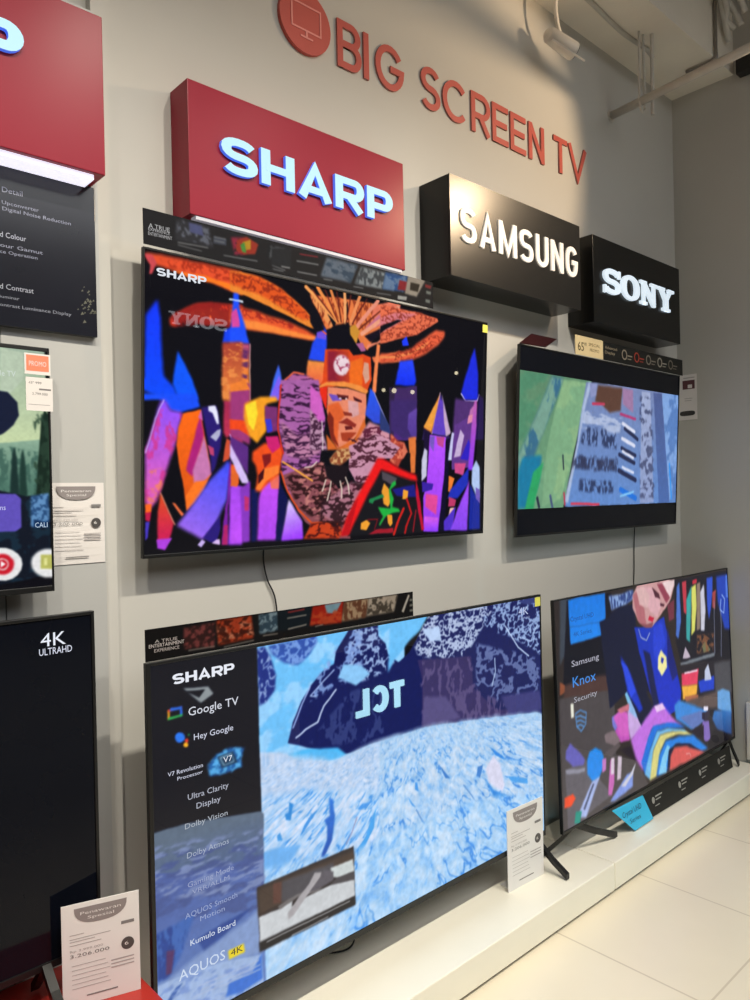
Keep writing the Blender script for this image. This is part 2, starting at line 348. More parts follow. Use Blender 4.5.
ART = {
'A': '''
G 1038ff 0a4bff 23,161 24,460|27,155 3,213 0,458 40,484 71,480 62,438 40,404 36,326 33,211
P 0a58ff|69,314 62,374 59,428 71,480 116,475 101,411 87,364
P e03a20|51,216 61,193 87,167 111,145 136,138 169,132 214,122 214,202 184,203 154,210 125,215 101,207 80,212 65,237 53,237
P f46a30|80,193 101,172 136,157 169,154 214,159 214,193 169,198 133,205 104,201
N 8a1a18 .3 14.2 32.7 3|51,216 61,193 87,167 111,145 214,122 214,202 125,215 65,237
P e8512a|1,13 33,6 83,8 132,5 213,6 214,88 183,80 150,68 125,64 90,64 56,51 27,48 10,45
P ff7c1e|56,51 125,48 183,57 214,62 214,88 150,68 90,64
V a82c14 .25 17.8 27.2 7|26,24 83,8 132,5 213,6 214,57 125,42 56,41
P d04a50|1,15 17,15 25,40 15,77 9,79 12,50 2,27
G 2050ff 1040f0 198,78 199,259|195,85 204,85 206,133 214,153 215,256 167,269 173,220 190,205 193,136
L ffffff 4.2|183,112 214,109
P e04890|193,125 202,122 214,187 214,210 195,209 188,183
P f08a30|184,12 207,6 242,8 274,18 311,37 345,68 375,96 398,127 423,165 398,164 376,157 345,140 311,125 274,109 242,97 219,87 199,86 184,80
P e4561c|184,15 242,10 274,20 311,38 345,70 375,98 394,128 371,137 337,119 294,94 254,74 215,65 184,57
V 8c2810 .3 16.5 23.4 11|184,15 242,10 274,20 311,38 345,70 375,98 394,128 371,137 337,119 294,94 254,74 215,65 184,57
P e8582a|185,133 219,132 250,135 278,145 311,149 345,159 372,170 408,193 410,208 376,209 346,207 312,205 275,205 243,207 219,206 185,197
P ff8c3c|207,175 250,173 303,181 354,187 410,196 410,208 346,207 275,205 219,203
V 982018 .3 16.1 23.2 13|185,133 219,132 250,135 278,145 311,149 345,159 346,171 279,169 219,161 185,164
P 1c50ff|192,86 203,85 205,130 223,205 231,258 185,265 185,220 190,157
P d848a0|188,157 200,137 207,181 208,203 189,208
L d8e8ff 3.5|184,110 215,112
G c05080 f08030 208,260 208,363|185,268 232,258 234,460 186,466
L f0c0c0 1.8|233,258 235,460
N f09048 .56 47.0 22.9 17|185,276 229,279 231,452 186,452
N 502060 .5 39.0 17.1 19|185,276 229,279 231,452 186,452
P 4068f0|305,317 292,384 282,454 318,450 317,393 311,346
P 8060f8|307,358 289,426 286,453 318,450 315,399
P 2048f0|423,143 416,166 403,206 397,220 386,284 436,287 438,211 435,162
P 7050e0|407,168 435,171 435,199 410,199
G f09040 f06840 390,289 391,369|385,287 436,287 432,363 409,391 378,371
L ff6020 4.6|402,126 416,160 435,176
P 1650ff|-2,468 0,489 40,484 54,515 74,523 119,499 109,454
G 9050ff e060c0 30,485 11,783|34,485 22,555 3,662 3,825 11,852 24,826 34,784 46,719 64,632 79,528 74,520 54,515 44,484
N d03890 .5 20.0 85.6 23|34,517 22,555 3,662 3,825 11,852 24,826 34,784 46,719 64,632 79,528 54,515
N f08060 .6 26.4 42.7 29|3,725 3,825 11,852 24,826 34,784 46,719
L c8b0ff 2.7|40,484 24,544 4,662
P ff6a20|3,833 16,831 15,858 3,862
P c01848|3,860 15,858 12,889 3,884
P 4838c0|3,889 12,889 8,942 3,953
G ff6a10 e05810 91,521 89,828|81,525 121,507 121,535 145,729 127,785 106,829 90,856 80,751 73,697 67,632 71,572
P b02078|119,529 127,595 102,740 88,718 92,685 104,619 109,575
P c878b0|127,595 132,634 145,729 127,757 106,768 102,718 116,657
P ff7820|108,757 138,751 127,785 106,829 90,856 87,806
P d060b0|121,507 124,546 114,536
P 281870|121,499 155,489 161,531 168,581 165,638 153,712 144,729 141,656 132,584 125,534
P e8e8ff|137,494 152,490 157,509 161,553 156,554 146,516 137,511
P b0b0d0|156,576 165,570 163,593 154,616 141,600
P c04070|134,628 149,639 151,667 141,662
G e04c20 d02050 38,805 38,934|34,794 63,898 51,957 28,960 28,858
P b040e0|26,949 58,947 43,986 28,979
L f0a080 2.0|34,794 65,904
P f07040|58,827 65,830 84,867 79,875
G 4450f8 9a68f0 171,695 103,934|184,680 142,751 99,843 68,907 92,928 124,959 139,949 164,877 181,820 190,706
P 281878|164,880 126,953 143,972 157,973 166,923
P c8b0f0|124,959 114,977 123,987 132,968
P d8b8f0|146,975 165,983 165,962 157,962
P 7a20a0|190,671 184,717 181,820 172,900 169,983 182,984 183,866 190,763
P b02068|174,912 183,912 184,984 170,983
G b848ff a040e8 202,775 203,983|191,763 217,775 218,988 184,984 187,866
P d858e8|198,890 218,903 218,944 202,925
G a82850 c03050 189,494 189,580|171,468 216,462 217,670 201,625 189,588 178,603 171,581
P ff3810|189,540 216,514 216,566 193,574
P d05030|178,603 191,614 186,677 171,689 175,632
L e8c0ff 3.6|186,588 211,665
P f05820|190,694 209,705 209,763 202,777 191,763
G a83c30 f08838 184,262 200,464|167,266 215,256 216,462 168,468
N f09048 .56 34.6 22.7 17|167,266 215,256 216,462 168,468
P b0609c|308,454 312,417 323,374 347,341 373,343 400,359 418,390 419,440
V 2a0c30 .25 53.6 14.7 31|308,454 312,417 323,374 347,341 373,343 400,359 418,390 419,440
L e06040 5.2|309,454 312,417 323,374 347,341 373,343
P a03878|186,431 234,400 235,622 187,594
P f04818|186,534 223,536 232,591 207,569 186,570
P f08030|186,413 222,389 234,424 186,437
P 5a2a80|187,594 232,628 232,734 187,637
P d8c0f8|187,619 199,655 228,734 233,765 216,762 203,722 187,667
P e86828|189,698 208,734 206,774 189,774
G a848f0 c050f8 204,783 204,944|189,777 220,777 219,979 190,979
P 8838c0|212,783 236,753 237,978 219,979
P c03070|222,808 233,815 233,865 223,864
P 0c1450|238,784 256,784 253,979 241,981
G c850f8 b048f0 280,759 281,950|265,772 310,733 311,798 305,978 255,976 258,816
P f07060|284,740 310,733 311,785 289,784
P 0a1048|313,759 334,824 317,979 303,981 309,823
G d8c8ff a040ff 338,837 358,970|336,824 362,884 374,911 377,981 317,982 325,915
P f8a020|221,475 260,443 300,441 306,456 276,469 272,501 276,569 253,615 232,591 219,525
P ffe030|223,481 248,460 254,509 244,572 231,548
P 7a3070|271,476 304,478 305,567 283,575 272,526
P 3838d0|272,526 287,524 292,568 278,576
P f05018|242,647 270,614 314,618 321,650 315,695 310,733 284,759 262,794 249,793 254,734 249,696 241,678
P d02070|274,588 305,586 314,624 292,651 279,626
P 801818|266,658 288,651 288,683 271,708
P ff8030|271,708 310,695 310,727 277,753 260,790 250,784
P 400a10|256,734 271,708 269,746 256,765
P a860a4|312,375 415,359 436,517 422,665 400,893 395,913 362,871 333,792 319,733 315,682 323,643 309,567 307,491
V 200824 .22 52.2 22.2 31|313,394 415,373 436,517 422,665 400,893 395,913 362,871 333,792 319,733 315,682 323,643 309,567 307,491
P c080a4|313,528 359,583 397,567 427,638 379,673 328,656
V 240828 .2 42.8 19.6 37|313,528 359,583 397,567 427,638 379,673 328,656
L d83020 5.6|313,394 307,491 306,567 321,650
P 8a4c54|319,733 427,679 478,787 513,830 515,991 440,984 381,912 362,871
V c88078 .35 45.6 34.0 41|361,733 427,679 513,788 514,935 439,916 395,893
V 1c0808 .12 39.8 26.9 43|324,746 427,679 513,774 514,900 395,893 362,851
L e05020 6.1|315,720 333,798 362,864 400,920 459,924
L ffb040 4.9|319,682 401,754
L e8d8c8 3.5|379,703 398,699 413,679
P c84018|377,981 400,920 480,918 491,968 480,988
V 400a08 .3 30.4 27.3 47|377,981 400,920 480,918 491,968 480,988
P e87a40|387,37 438,31 476,24 529,22 590,18 665,11 666,59 618,104 582,159 562,216 541,194 506,112 458,142 435,160 416,103 397,64
P f09a58|388,43 415,47 462,110 449,151 416,97
V 7c2814 .35 11.6 101.7 53|387,37 438,31 476,24 529,22 590,18 581,93 561,151 541,129 506,118 458,130 435,148 416,103 397,64
P 080810|388,61 411,98 430,161 407,179 389,140
P 080810|439,97 457,86 465,122 458,149
P 080810|491,58 498,31 500,107 492,102
P c87088|666,-9 591,64 556,119 551,140 667,52
P e8785c|580,27 666,-23 667,11 596,56 571,83
P 120a18|551,159 602,115 667,72 668,82 608,133 572,181
P f08868|668,82 618,138 592,177 562,190 557,211 603,175 668,133
L f4a058 14.2|467,121 377,10
L 6c2418 4.7|467,121 394,16
L f09048 14.2|470,121 410,4
L 6c2418 4.7|470,121 430,6
L e88848 13.5|479,118 448,4
L 5c1c14 4.8|479,118 465,3
L f4a868 13.5|491,119 489,0
L 6c2418 4.8|494,119 508,3
L ec9058 14.4|506,120 535,-1
L 5c1c14 4.8|512,118 558,5
L e89078 15.3|524,131 593,3
L 6c2818 4.9|531,138 619,17
L f0a080 16.3|543,151 660,14
P d09030|503,132 521,118 536,143 526,197 506,163
P 06060e|458,139 503,116 506,176 519,205 544,226 534,254 517,245 504,221 442,234 444,183
P b06090|524,195 546,187 557,217 542,224
G f07848 f08848 619,218 647,240|575,240 669,198 670,243 583,262
P f88850|592,183 602,185 590,384 577,386
P e04818|433,236 504,223 517,245 547,232 572,241 576,333 561,388 489,372 418,389 427,356
G 8c1c30 d04818 459,281 512,271|440,241 504,228 508,356 441,360
P f06c1c|505,273 547,245 546,364 506,363
P d8a088|550,265 565,268 569,334 556,356 547,311
P e8d0d8|507,285 505,300 501,313 495,324 487,330 478,331 471,328 464,319 460,308 458,294 460,280 464,266 470,256 478,250 486,248 494,251 501,260 505,271
V 9c3050 .2 19.4 25.6 59|459,268 482,245 506,260 507,311 483,334 460,319
P f09040|416,383 437,364 489,353 543,364 566,381 559,395 504,376 441,376 418,392
P e82c14|418,390 441,382 438,474 419,414
P e88868|441,382 504,380 559,395 560,461 555,514 535,562 511,603 472,624 453,568 440,480
P e0602c|440,455 475,438 495,487 476,521 472,624 453,587
P d8a0a0|502,428 534,431 539,483 515,498 505,480
P 7050c0|444,410 475,412 485,430 456,437
P 602020|468,407 504,409 504,422 473,422
P 602020|519,410 546,423 546,433 521,426
P 8c3020|487,475 514,479 517,492 492,491
P 8c2a20|473,521 500,500 530,523 525,537 490,523
P 601818|493,533 515,531 520,543 496,549
P f0e0e0|475,420 500,419 499,425 476,426
P 301018|482,418 495,417 494,427 484,427
P 301018|526,419 540,424 539,430 526,428
P 7c2414|447,479 461,503 462,567 477,621 453,587 440,505
P a83c20|481,559 530,556 506,597 486,591
P d86828|438,569 472,624 525,582 555,494 560,527 531,628 444,632
P d060c0|391,380 419,414 436,506 420,526 392,473
P b88ca8|392,473 420,526 444,632 393,634
V 301028 .2 32.4 25.1 61|392,448 419,507 444,632 393,634
P d090a0|535,582 570,506 640,541 675,621 531,628
V 4c1028 .2 37.1 40.3 67|535,582 570,506 640,541 675,621 531,628
L e8d8d8 3.1|426,519 430,633
G 2858f0 3048d0 574,386 596,517|571,367 584,385 634,521 586,511 557,481
L c0b8e8 2.5|584,385 639,534
P e8704c|600,15 650,17 729,16 801,24 806,36 773,70 725,115 662,148 621,172 602,180
P d87880|600,74 650,36 729,22 676,68 601,136
V 8c3020 .35 21.3 19.3 71|600,18 729,16 801,24 773,70 725,115 662,148 602,180
P 080810|601,108 656,66 674,65 621,113 601,136
P e8603c|602,220 652,211 704,181 758,120 796,78 831,74 831,97 806,143 759,193 715,224 668,240 603,262
P f08c50|602,230 652,220 715,188 774,130 758,160 704,204 653,230 602,242
V 902c1c .35 21.7 19.6 73|652,211 758,127 831,74 831,97 759,193 668,240 603,255
P 1c3cf8|690,129 675,152 678,173 699,166
G 2848ff 1030f0 694,232 696,342|668,240 715,224 728,317 722,338 654,345 663,276
P 302040|634,357 728,337 734,574 637,580
G 402860 502880 681,383 683,578|654,361 731,337 731,575 652,579
P 7850a8|710,438 729,429 729,575 704,550
P 1c2ce0|953,123 935,187 912,289 901,347 914,377 970,370 971,244
L c8c0f0 4.7|901,347 920,379 967,374 975,344
P 503070|877,371 957,378 942,561 868,566
P c070b0|964,378 948,561 925,513 939,419
P 201048|973,344 995,356 999,558 961,560
P e88830|818,358 758,519 786,544 816,399
G 5038b0 6848c8 818,378 821,542|821,357 789,544 841,550 830,418
P a890b8|825,357 862,532 841,550
L d8b0c8 3.2|819,354 789,544
P 302058|758,526 789,547 856,546 862,566 753,573
P 2a3870|605,450 636,516 641,554 606,538
P 3c2868|638,410 731,398 731,559 688,574 640,541
G 6848a8 503890 716,425 718,553|702,463 732,435 731,559 713,560 700,524
P e07838|703,567 731,559 731,720 715,720
P b04030|640,553 669,581 689,586 704,634 680,666 670,696 641,673
N e88060 .5 19.6 36.4 79|640,553 669,581 689,586 704,634 680,666 670,696 641,673
P 080a0c|699,631 712,634 713,714 680,684
P f0a040|809,388 758,513 785,533 810,426
P 6040c0|814,388 790,536 844,545 828,386
P c8a8c8|831,398 861,537 844,551 832,449
P 180c30|758,519 785,536 783,770 754,757 760,601
G b850ff 9c40f0 807,579 813,963|782,549 844,554 839,745 821,986 765,982 761,833 773,770
P c04890|806,554 839,555 834,603 812,591
P e04898|771,814 816,822 812,911 769,871
G e060e8 9040ff 791,917 792,981|767,915 820,925 821,986 765,982
P 3820a0|754,757 799,770 794,796 758,808
P 7858c0|782,555 801,554 797,624 783,599
P c8c8e0|762,607 773,619 772,732 754,757 753,663
P 0c0828|850,557 864,563 849,835 843,985 821,983 839,745
P c8c8f0|866,530 877,536 868,660 854,660
P 603888|877,497 956,437 953,570 938,691 869,705 868,660
P c8b0d8|900,515 917,540 902,639 877,647 889,574
P 3020c0|935,558 948,604 934,658 902,652
P e08ca8|933,446 962,436 957,470 928,486
G c060b8 9038f0 956,410 943,691|967,369 955,377 946,504 935,705 955,704 967,503
P d04c88|880,673 926,671 915,731 881,718
P f08030|858,732 881,745 865,810 857,803
P 2030b8|921,718 938,691 936,771 894,837 855,836 865,797
P c03868|860,829 888,843 883,876 858,875
P f0c0b0|866,882 883,882 873,948 856,940
P 5030c8|842,939 889,876 874,987 843,985
G a850f8 8848f0 927,745 908,983|941,744 936,771 895,890 868,987 937,992 940,838
P 182898|945,771 989,867 991,990 943,989
P b0c8f0|969,657 985,690 988,840 976,839 951,771 952,698
P 7058b8|969,785 987,799 989,867 970,839
P a87080|437,833 465,808 514,763 564,763 544,823 520,888 496,913 452,911 424,883
V 200c10 .2 39.5 32.6 83|423,807 465,795 519,763 564,763 520,888 496,939 424,934
P c890a8|507,613 598,554 675,611 648,660 600,662 569,763 529,757 508,704
V 38101c .2 42.2 26.8 89|507,587 598,554 686,610 648,660 600,662 569,763 509,809 508,704
P d8a870|450,667 473,628 507,619 513,658 479,692 455,686
N 803820 .5 14.5 19.4 97|450,667 473,628 507,619 513,658 479,692 455,686
P 181014|436,693 508,691 504,744 475,776 441,737
L e0d0c0 4.8|439,750 430,795
L e0d0c0 4.8|455,756 451,795 444,833
L e0d0c0 4.9|482,757 488,789 487,825
L e0d0c0 4.9|498,740 506,770 510,809
P 141418|605,703 728,757 761,988 506,980 520,915 565,824
P f01818|600,659 618,661 676,701 734,729 740,757 711,750 611,706 565,824 511,974 486,978 500,914 539,810
P c01030|734,750 743,800 767,974 758,980 732,814
P c01018|510,888 539,823 511,974 489,978
P 1c1c80|650,791 728,771 735,828 667,820
P 504850|613,713 666,743 655,778 617,750
P f0a030|622,764 639,791 645,847 637,867 621,853 614,798
P 20b040|660,754 663,771 644,791 656,833 651,868 673,876 679,890 651,895 629,908 611,948 608,941 621,907 602,866 645,874 639,791 649,764
P 208048|575,831 617,811 623,825 591,838 586,851 573,844
P f0a030|635,901 651,902 654,937 646,951 638,936
P f0a030|548,930 566,918 579,932 566,961 548,957
P f0a030|689,792 706,799 703,835 686,834
L b81818 9.7|701,835 719,899 702,955 697,982
L c82018 11.4|690,876 674,925 658,986
L 901420 7.1|736,886 726,978
P a01828|598,961 657,958 655,979 572,979
L 701018 5.1|571,918 603,917 593,960
''',
'B': '''
G 5c8868 6c9c78 87,45 97,765|-8,-24 394,-22 346,173 280,664 237,1021 4,1005
N 4c8868 .5 176.9 184.6 3|-8,-24 142,2 10,643 0,643
P 356a88|164,12 228,14 201,133 104,497 34,858 3,919 -1,613 39,487 101,262
N 80a890 .5 66.6 314.3 5|164,12 228,14 201,133 104,497 34,858 3,919 -1,613 39,487 101,262
P 0f78a0|20,627 117,606 108,796 67,984 4,996 1,735
P 28a060|75,734 128,653 78,1010 35,1007
P 7aa880|228,22 356,20 335,259 279,631 224,928 122,987 139,605 180,281
N 8cb484 .55 122.0 163.4 7|228,22 356,20 335,259 279,631 224,928 122,987 139,605 180,281
G 7686b4 6088c8 543,51 559,942|356,11 996,-27 1020,1001 248,995 292,664 329,259
P a8b8d8|369,9 388,13 347,257 266,963 242,962 313,479 334,225
N b8c4e0 .5 167.3 52.0 9|347,240 589,239 578,384 325,394
N 303c60 .52 15.9 103.9 15|328,595 567,600 563,726 280,697
N 202c50 .55 18.6 103.8 19|349,358 549,387 552,530 326,494
N 202c50 .5 15.9 86.9 21|331,780 543,798 538,896 326,881
N 2a3050 .45 15.8 86.3 23|285,614 561,619 555,708 286,697
P 5a3c30|427,22 585,16 574,206 505,234 450,173 410,162
P 8a92c0|375,16 421,20 416,110 384,133
L c03858 19.1|397,178 470,169
P 9c78a0|585,16 658,19 662,211 588,150
L b03870 21.8|575,232 678,263
L d8dcf0 28.6|591,311 673,374
L 20284c 30.4|606,354 696,437
L d8dcf0 28.7|590,437 675,494
L 20284c 30.4|587,518 684,576
L d8dcf0 22.0|595,545 669,595
L 20284c 33.7|574,573 678,641
L d0d8f0 22.0|597,680 672,724
L 20284c 37.1|572,708 688,789
L 1c70d8 42.4|587,870 691,947
L 80c0f0 17.0|588,925 675,891
G a0acd0 8c9cc8 750,48 768,950|718,17 781,14 825,991 723,995
N 40486c .55 34.7 75.3 25|704,57 790,60 832,953 722,948
G 4c5c90 4868a8 845,31 865,954|804,10 869,7 950,997 866,997
P 7fa4dc|869,7 997,-7 1011,599 950,987
N 5078b8 .5 70.0 237.2 27|869,7 997,-7 1020,1001 950,997
L 2090f0 18.5|942,641 963,958
L d83850 15.7|284,972 450,986
L 101830 11.5|231,600 236,707
L 182038 22.3|99,923 108,987
L 405078 22.7|166,909 178,991
L c03050 15.4|241,887 248,978
''',
'C': '''
P 6cc0f8|190,-4 536,-11 549,505 189,342
N 9cd4ff .5 78.0 77.4 3|190,-4 536,-11 550,462 189,342
P 2c50a8|214,3 318,-2 320,18 304,52 277,79 247,64 222,32
V 7ca4e8 .35 21.9 37.2 5|214,3 318,-2 320,18 304,52 277,79 247,64 222,32
P 182c80|190,8 206,0 218,34 230,98 227,140 208,170 194,177
V a0b8e8 .35 13.9 36.0 7|190,8 206,0 218,34 230,98 227,140 208,170 194,177
P 141c58|397,-5 470,-5 470,36 490,69 495,105 522,141 539,145 534,427 378,401 299,348 252,312 263,251 284,190 302,153 330,117 359,99 364,62
V b0ccf8 .14 18.7 27.0 9|409,-12 470,-2 470,36 496,91 522,134 467,173 426,180 381,172 383,87
V 88a8e4 .2 23.7 38.7 11|302,153 364,55 397,-5 429,-1 426,166 362,172 284,209 263,276
P 8cc8f8|382,107 427,126 447,159 411,188 367,148
P 0f1550|364,62 397,-5 409,-2 383,47 388,95 368,115 359,99
L c8d8f8 4.5|362,185 333,227 318,273 291,287 269,303
L a8c0f0 3.2|358,119 302,184 315,189
L a0b8f0 3.8|302,153 284,203 263,270
V 34407c .2 30.4 79.8 13|386,206 538,195 534,413 345,361 299,329
P 4cb8f4|299,351 364,375 382,403 363,414 255,366 247,344
P 141c58|482,175 500,166 554,114 579,67 612,5 658,-9 792,-6 917,-8 1002,-10 1008,513 907,484 753,459 496,394 479,395
P 6cc0f8|503,-4 612,-3 586,45 555,76 512,132 494,171
V ccdcf8 .08 17.7 22.4 15|606,3 665,-8 792,-6 821,25 775,99 723,177 648,171 578,136 567,94
P b8d0f4|592,47 644,43 649,100 617,92
V a8c4f0 .2 22.7 29.7 17|792,-6 917,-8 1002,-10 1005,247 881,143 790,86
L c0d4f4 4.9|866,96 913,195 953,241
L b0c8f0 4.1|914,151 963,181 990,115
P 342c60|578,151 744,183 749,308 829,420 908,449 907,480 754,455 586,408 589,224
V 5c5080 .2 28.2 113.5 19|584,161 744,191 756,310 907,458 754,442 586,393
P 544c80|594,288 659,310 705,407 586,393
V 6c7cb0 .3 47.9 60.2 21|760,137 996,263 992,444 830,386 756,302
L b8d0f0 4.0|825,214 828,266 814,321
P 3c3c78|845,374 993,398 1005,485 875,463
P 2f3a78|916,6 1001,-5 992,25 949,25
G a4ccf0 b8d4f0 299,360 294,699|189,313 234,332 277,375 354,410 382,406 443,396 551,406 542,921 184,692
P 58b8f4|247,362 295,358 335,370 363,388 378,407 344,406 263,377
P c8d8f0|193,317 251,345 251,376 212,407 192,398
R 15 34 16 230 8cb4e0 a0c4ec b8d0f0 d4e0f4|193,320 251,345 353,413 382,410 443,396 529,397 525,600 297,486 191,463
R 104 70 30 260 3c90e4 78b4f0 acd0f4 dce4f8|191,451 297,473 440,557 525,586 520,906 184,692
G 2c74d8 1850b0 342,547 330,695|340,526 349,538 353,592 345,665 325,711 318,701 333,658 334,614 327,591 341,585
P 2c88d8|251,494 259,504 254,551 244,545 242,526 250,527
P 3c90e0|314,548 296,561 282,585 273,611 278,608 295,580
P 3c9ce8|455,619 448,684 427,726 399,762 399,736 427,699 438,658
P 3c9ce8|242,637 221,679 214,678 221,648
P 3c94e0|231,575 236,603 226,600 224,583
P 6cb0f0|189,617 222,618 259,634 277,638 241,691 192,667
P 80bcf0|406,754 432,749 441,788 426,806 403,792
L 8c88b0 2.6|406,623 393,666 378,697
G 98c4ec a8ccf0 664,447 657,867|469,399 596,398 761,433 980,487 1005,507 1012,977 855,1002 728,1001 461,835
R 50 46 22 300 78aae4 94c0ee acd0f2 c8dcf4|469,399 596,398 761,433 980,487 1005,507 1008,683 735,589 467,522
R 58 64 30 330 4088dc 7cb4ec a8ccf0 d0e0f4|467,492 530,448 737,520 1004,555 1012,977 853,1093 726,1082 460,907
P 2c88e0|780,672 811,732 860,783 910,828 901,851 851,815 811,758
P d8d8f0|814,597 837,644 852,734 843,757 796,697 785,638
P 2884e0|798,555 846,612 854,633 822,601
P 2c80dc|781,859 848,951 847,979 776,884
P 48a0ec|861,701 938,747 938,771 877,732
P 3484dc|528,720 538,733 536,764 525,750
P 2c84dc|609,781 629,843 677,930 705,987 677,956 622,855
P 2c88e0|737,897 791,955 751,975 736,940
P 3c94e8|563,584 569,588 572,622 562,609
P 3c94e8|539,621 564,675 552,660
P 3c80d0|758,617 777,617 765,664 753,650
P 3478c8|634,552 668,619 654,612
L 5c90d0 4.3|564,683 622,847 713,987
L 5c90d0 3.8|711,665 748,744
R 62 64 34 360 4490e4 78b4f0 a0ccf4 c8e0f8|188,934 192,667 399,730 517,729 730,733 1071,863 1066,1080 851,1037 512,1024 320,1063 70,1011 73,845
P 0a0c16|-13,-26 192,-21 194,518 191,527 -14,448 -20,445
G 5c6c80 50648c 76,484 74,605|-13,451 3,448 61,453 191,490 198,499 192,1056 -9,913 -12,695
G 4c60a0 5c7ab8 74,605 70,904|-10,552 74,595 195,627 195,951 196,1114 -9,937
N 44548c .5 39.3 25.2 41|-6,506 195,573 196,789 -6,680
N 7c8cb8 .55 39.4 15.2 43|-6,482 196,546 197,736 -5,632
P 3c64b0|-1,722 41,713 66,710 50,769 40,811 18,853 1,849
N 203c88 .5 12.0 58.4 45|-1,722 66,710 47,786 18,853 1,849
P 503060|16,778 30,784 24,843 15,841
P 2c4890|68,782 124,771 173,763 144,786 117,808 81,827
P 8098c8|65,830 158,795 189,774 188,913 116,889 -3,875 0,858 24,853
P 9cb4dc|-3,894 -3,861 27,860 109,879 188,916 191,1001 189,1108 -4,942
P 3c60a8|42,882 23,916 14,914 30,887
N 7490cc .55 25.6 20.0 47|-3,894 27,860 188,916 189,1108 -4,942
P 3870d0|125,949 170,953 188,913 189,989 148,994 118,984
P 2c2628|182,711 396,714 398,909 184,906
P 463830|184,717 396,729 397,764 231,795 184,800
P 5c3c34|214,721 232,727 231,790 213,783
P 4c4a50|232,727 347,739 346,789 253,794 231,790
P c8ccd0|184,802 223,806 253,799 252,815 290,808 338,806 396,804 397,880 185,878
P 706c6c|245,789 264,786 322,802 306,808 264,796 227,808 223,796
P c8d0d0|339,751 393,756 397,798 355,792 346,784
P 484448|355,792 397,801 397,827 338,806
P a8a4a8|303,745 319,752 317,765 294,795 256,844 244,850 243,830 264,802 291,771
P 5c5860|323,747 347,767 346,795 306,802 291,798 316,768
P 1c1a1c|184,877 397,882 398,909 184,906
L c0c0c0 1.8|199,886 384,889
L b0b0b0 1.8|251,905 332,903
P e8a020|27,129 31,128 31,156 27,157
P e03828|27,129 52,126 52,132 29,135
P 2868e0|32,125 52,126 52,154 48,155 48,134 31,134
P 30a850|27,157 52,154 53,148 29,149
P 0a0c16|33,138 47,136 47,147 32,149
P 2878f0|55,215 55,220 53,223 51,225 48,226 45,225 42,222 40,218 39,213 38,208 39,204 40,200 43,198 45,197 48,199 51,201 53,205 55,210
P e83828|61,226 61,228 61,229 60,230 59,230 58,230 57,229 56,227 55,225 55,223 55,221 56,220 57,219 58,218 59,219 60,220 61,222 61,224
P f8b020|61,238 61,240 60,242 59,243 58,243 56,242 55,241 54,239 53,236 53,234 53,232 54,230 55,229 56,229 58,229 59,231 60,233 61,235
P 30a850|64,211 64,212 64,212 63,213 63,213 62,213 61,212 61,211 60,210 60,209 61,208 61,207 61,207 62,207 63,207 63,208 64,209 64,210
P 1c5ca0|95,311 109,287 136,277 163,289 156,318 159,340 128,347 98,343
N 60b8f0 .5 13.5 20.7 51|95,311 109,287 136,277 163,289 156,318 159,340 128,347 98,343
P 183858|112,293 141,290 150,326 120,331
P 80a8c0|116,297 138,294 144,321 123,325
P 203c58|119,301 137,298 142,318 125,322
P e8d020|124,857 153,857 156,884 126,883
L a8b8d8 1.9|70,915 182,930
L a8b8d8 1.9|73,929 185,945
L a8b8d8 1.9|61,937 185,958
P 8c9498|54,78 98,88 108,111 85,129 66,97
P 0a0c16|57,86 92,94 82,113 69,98
''',
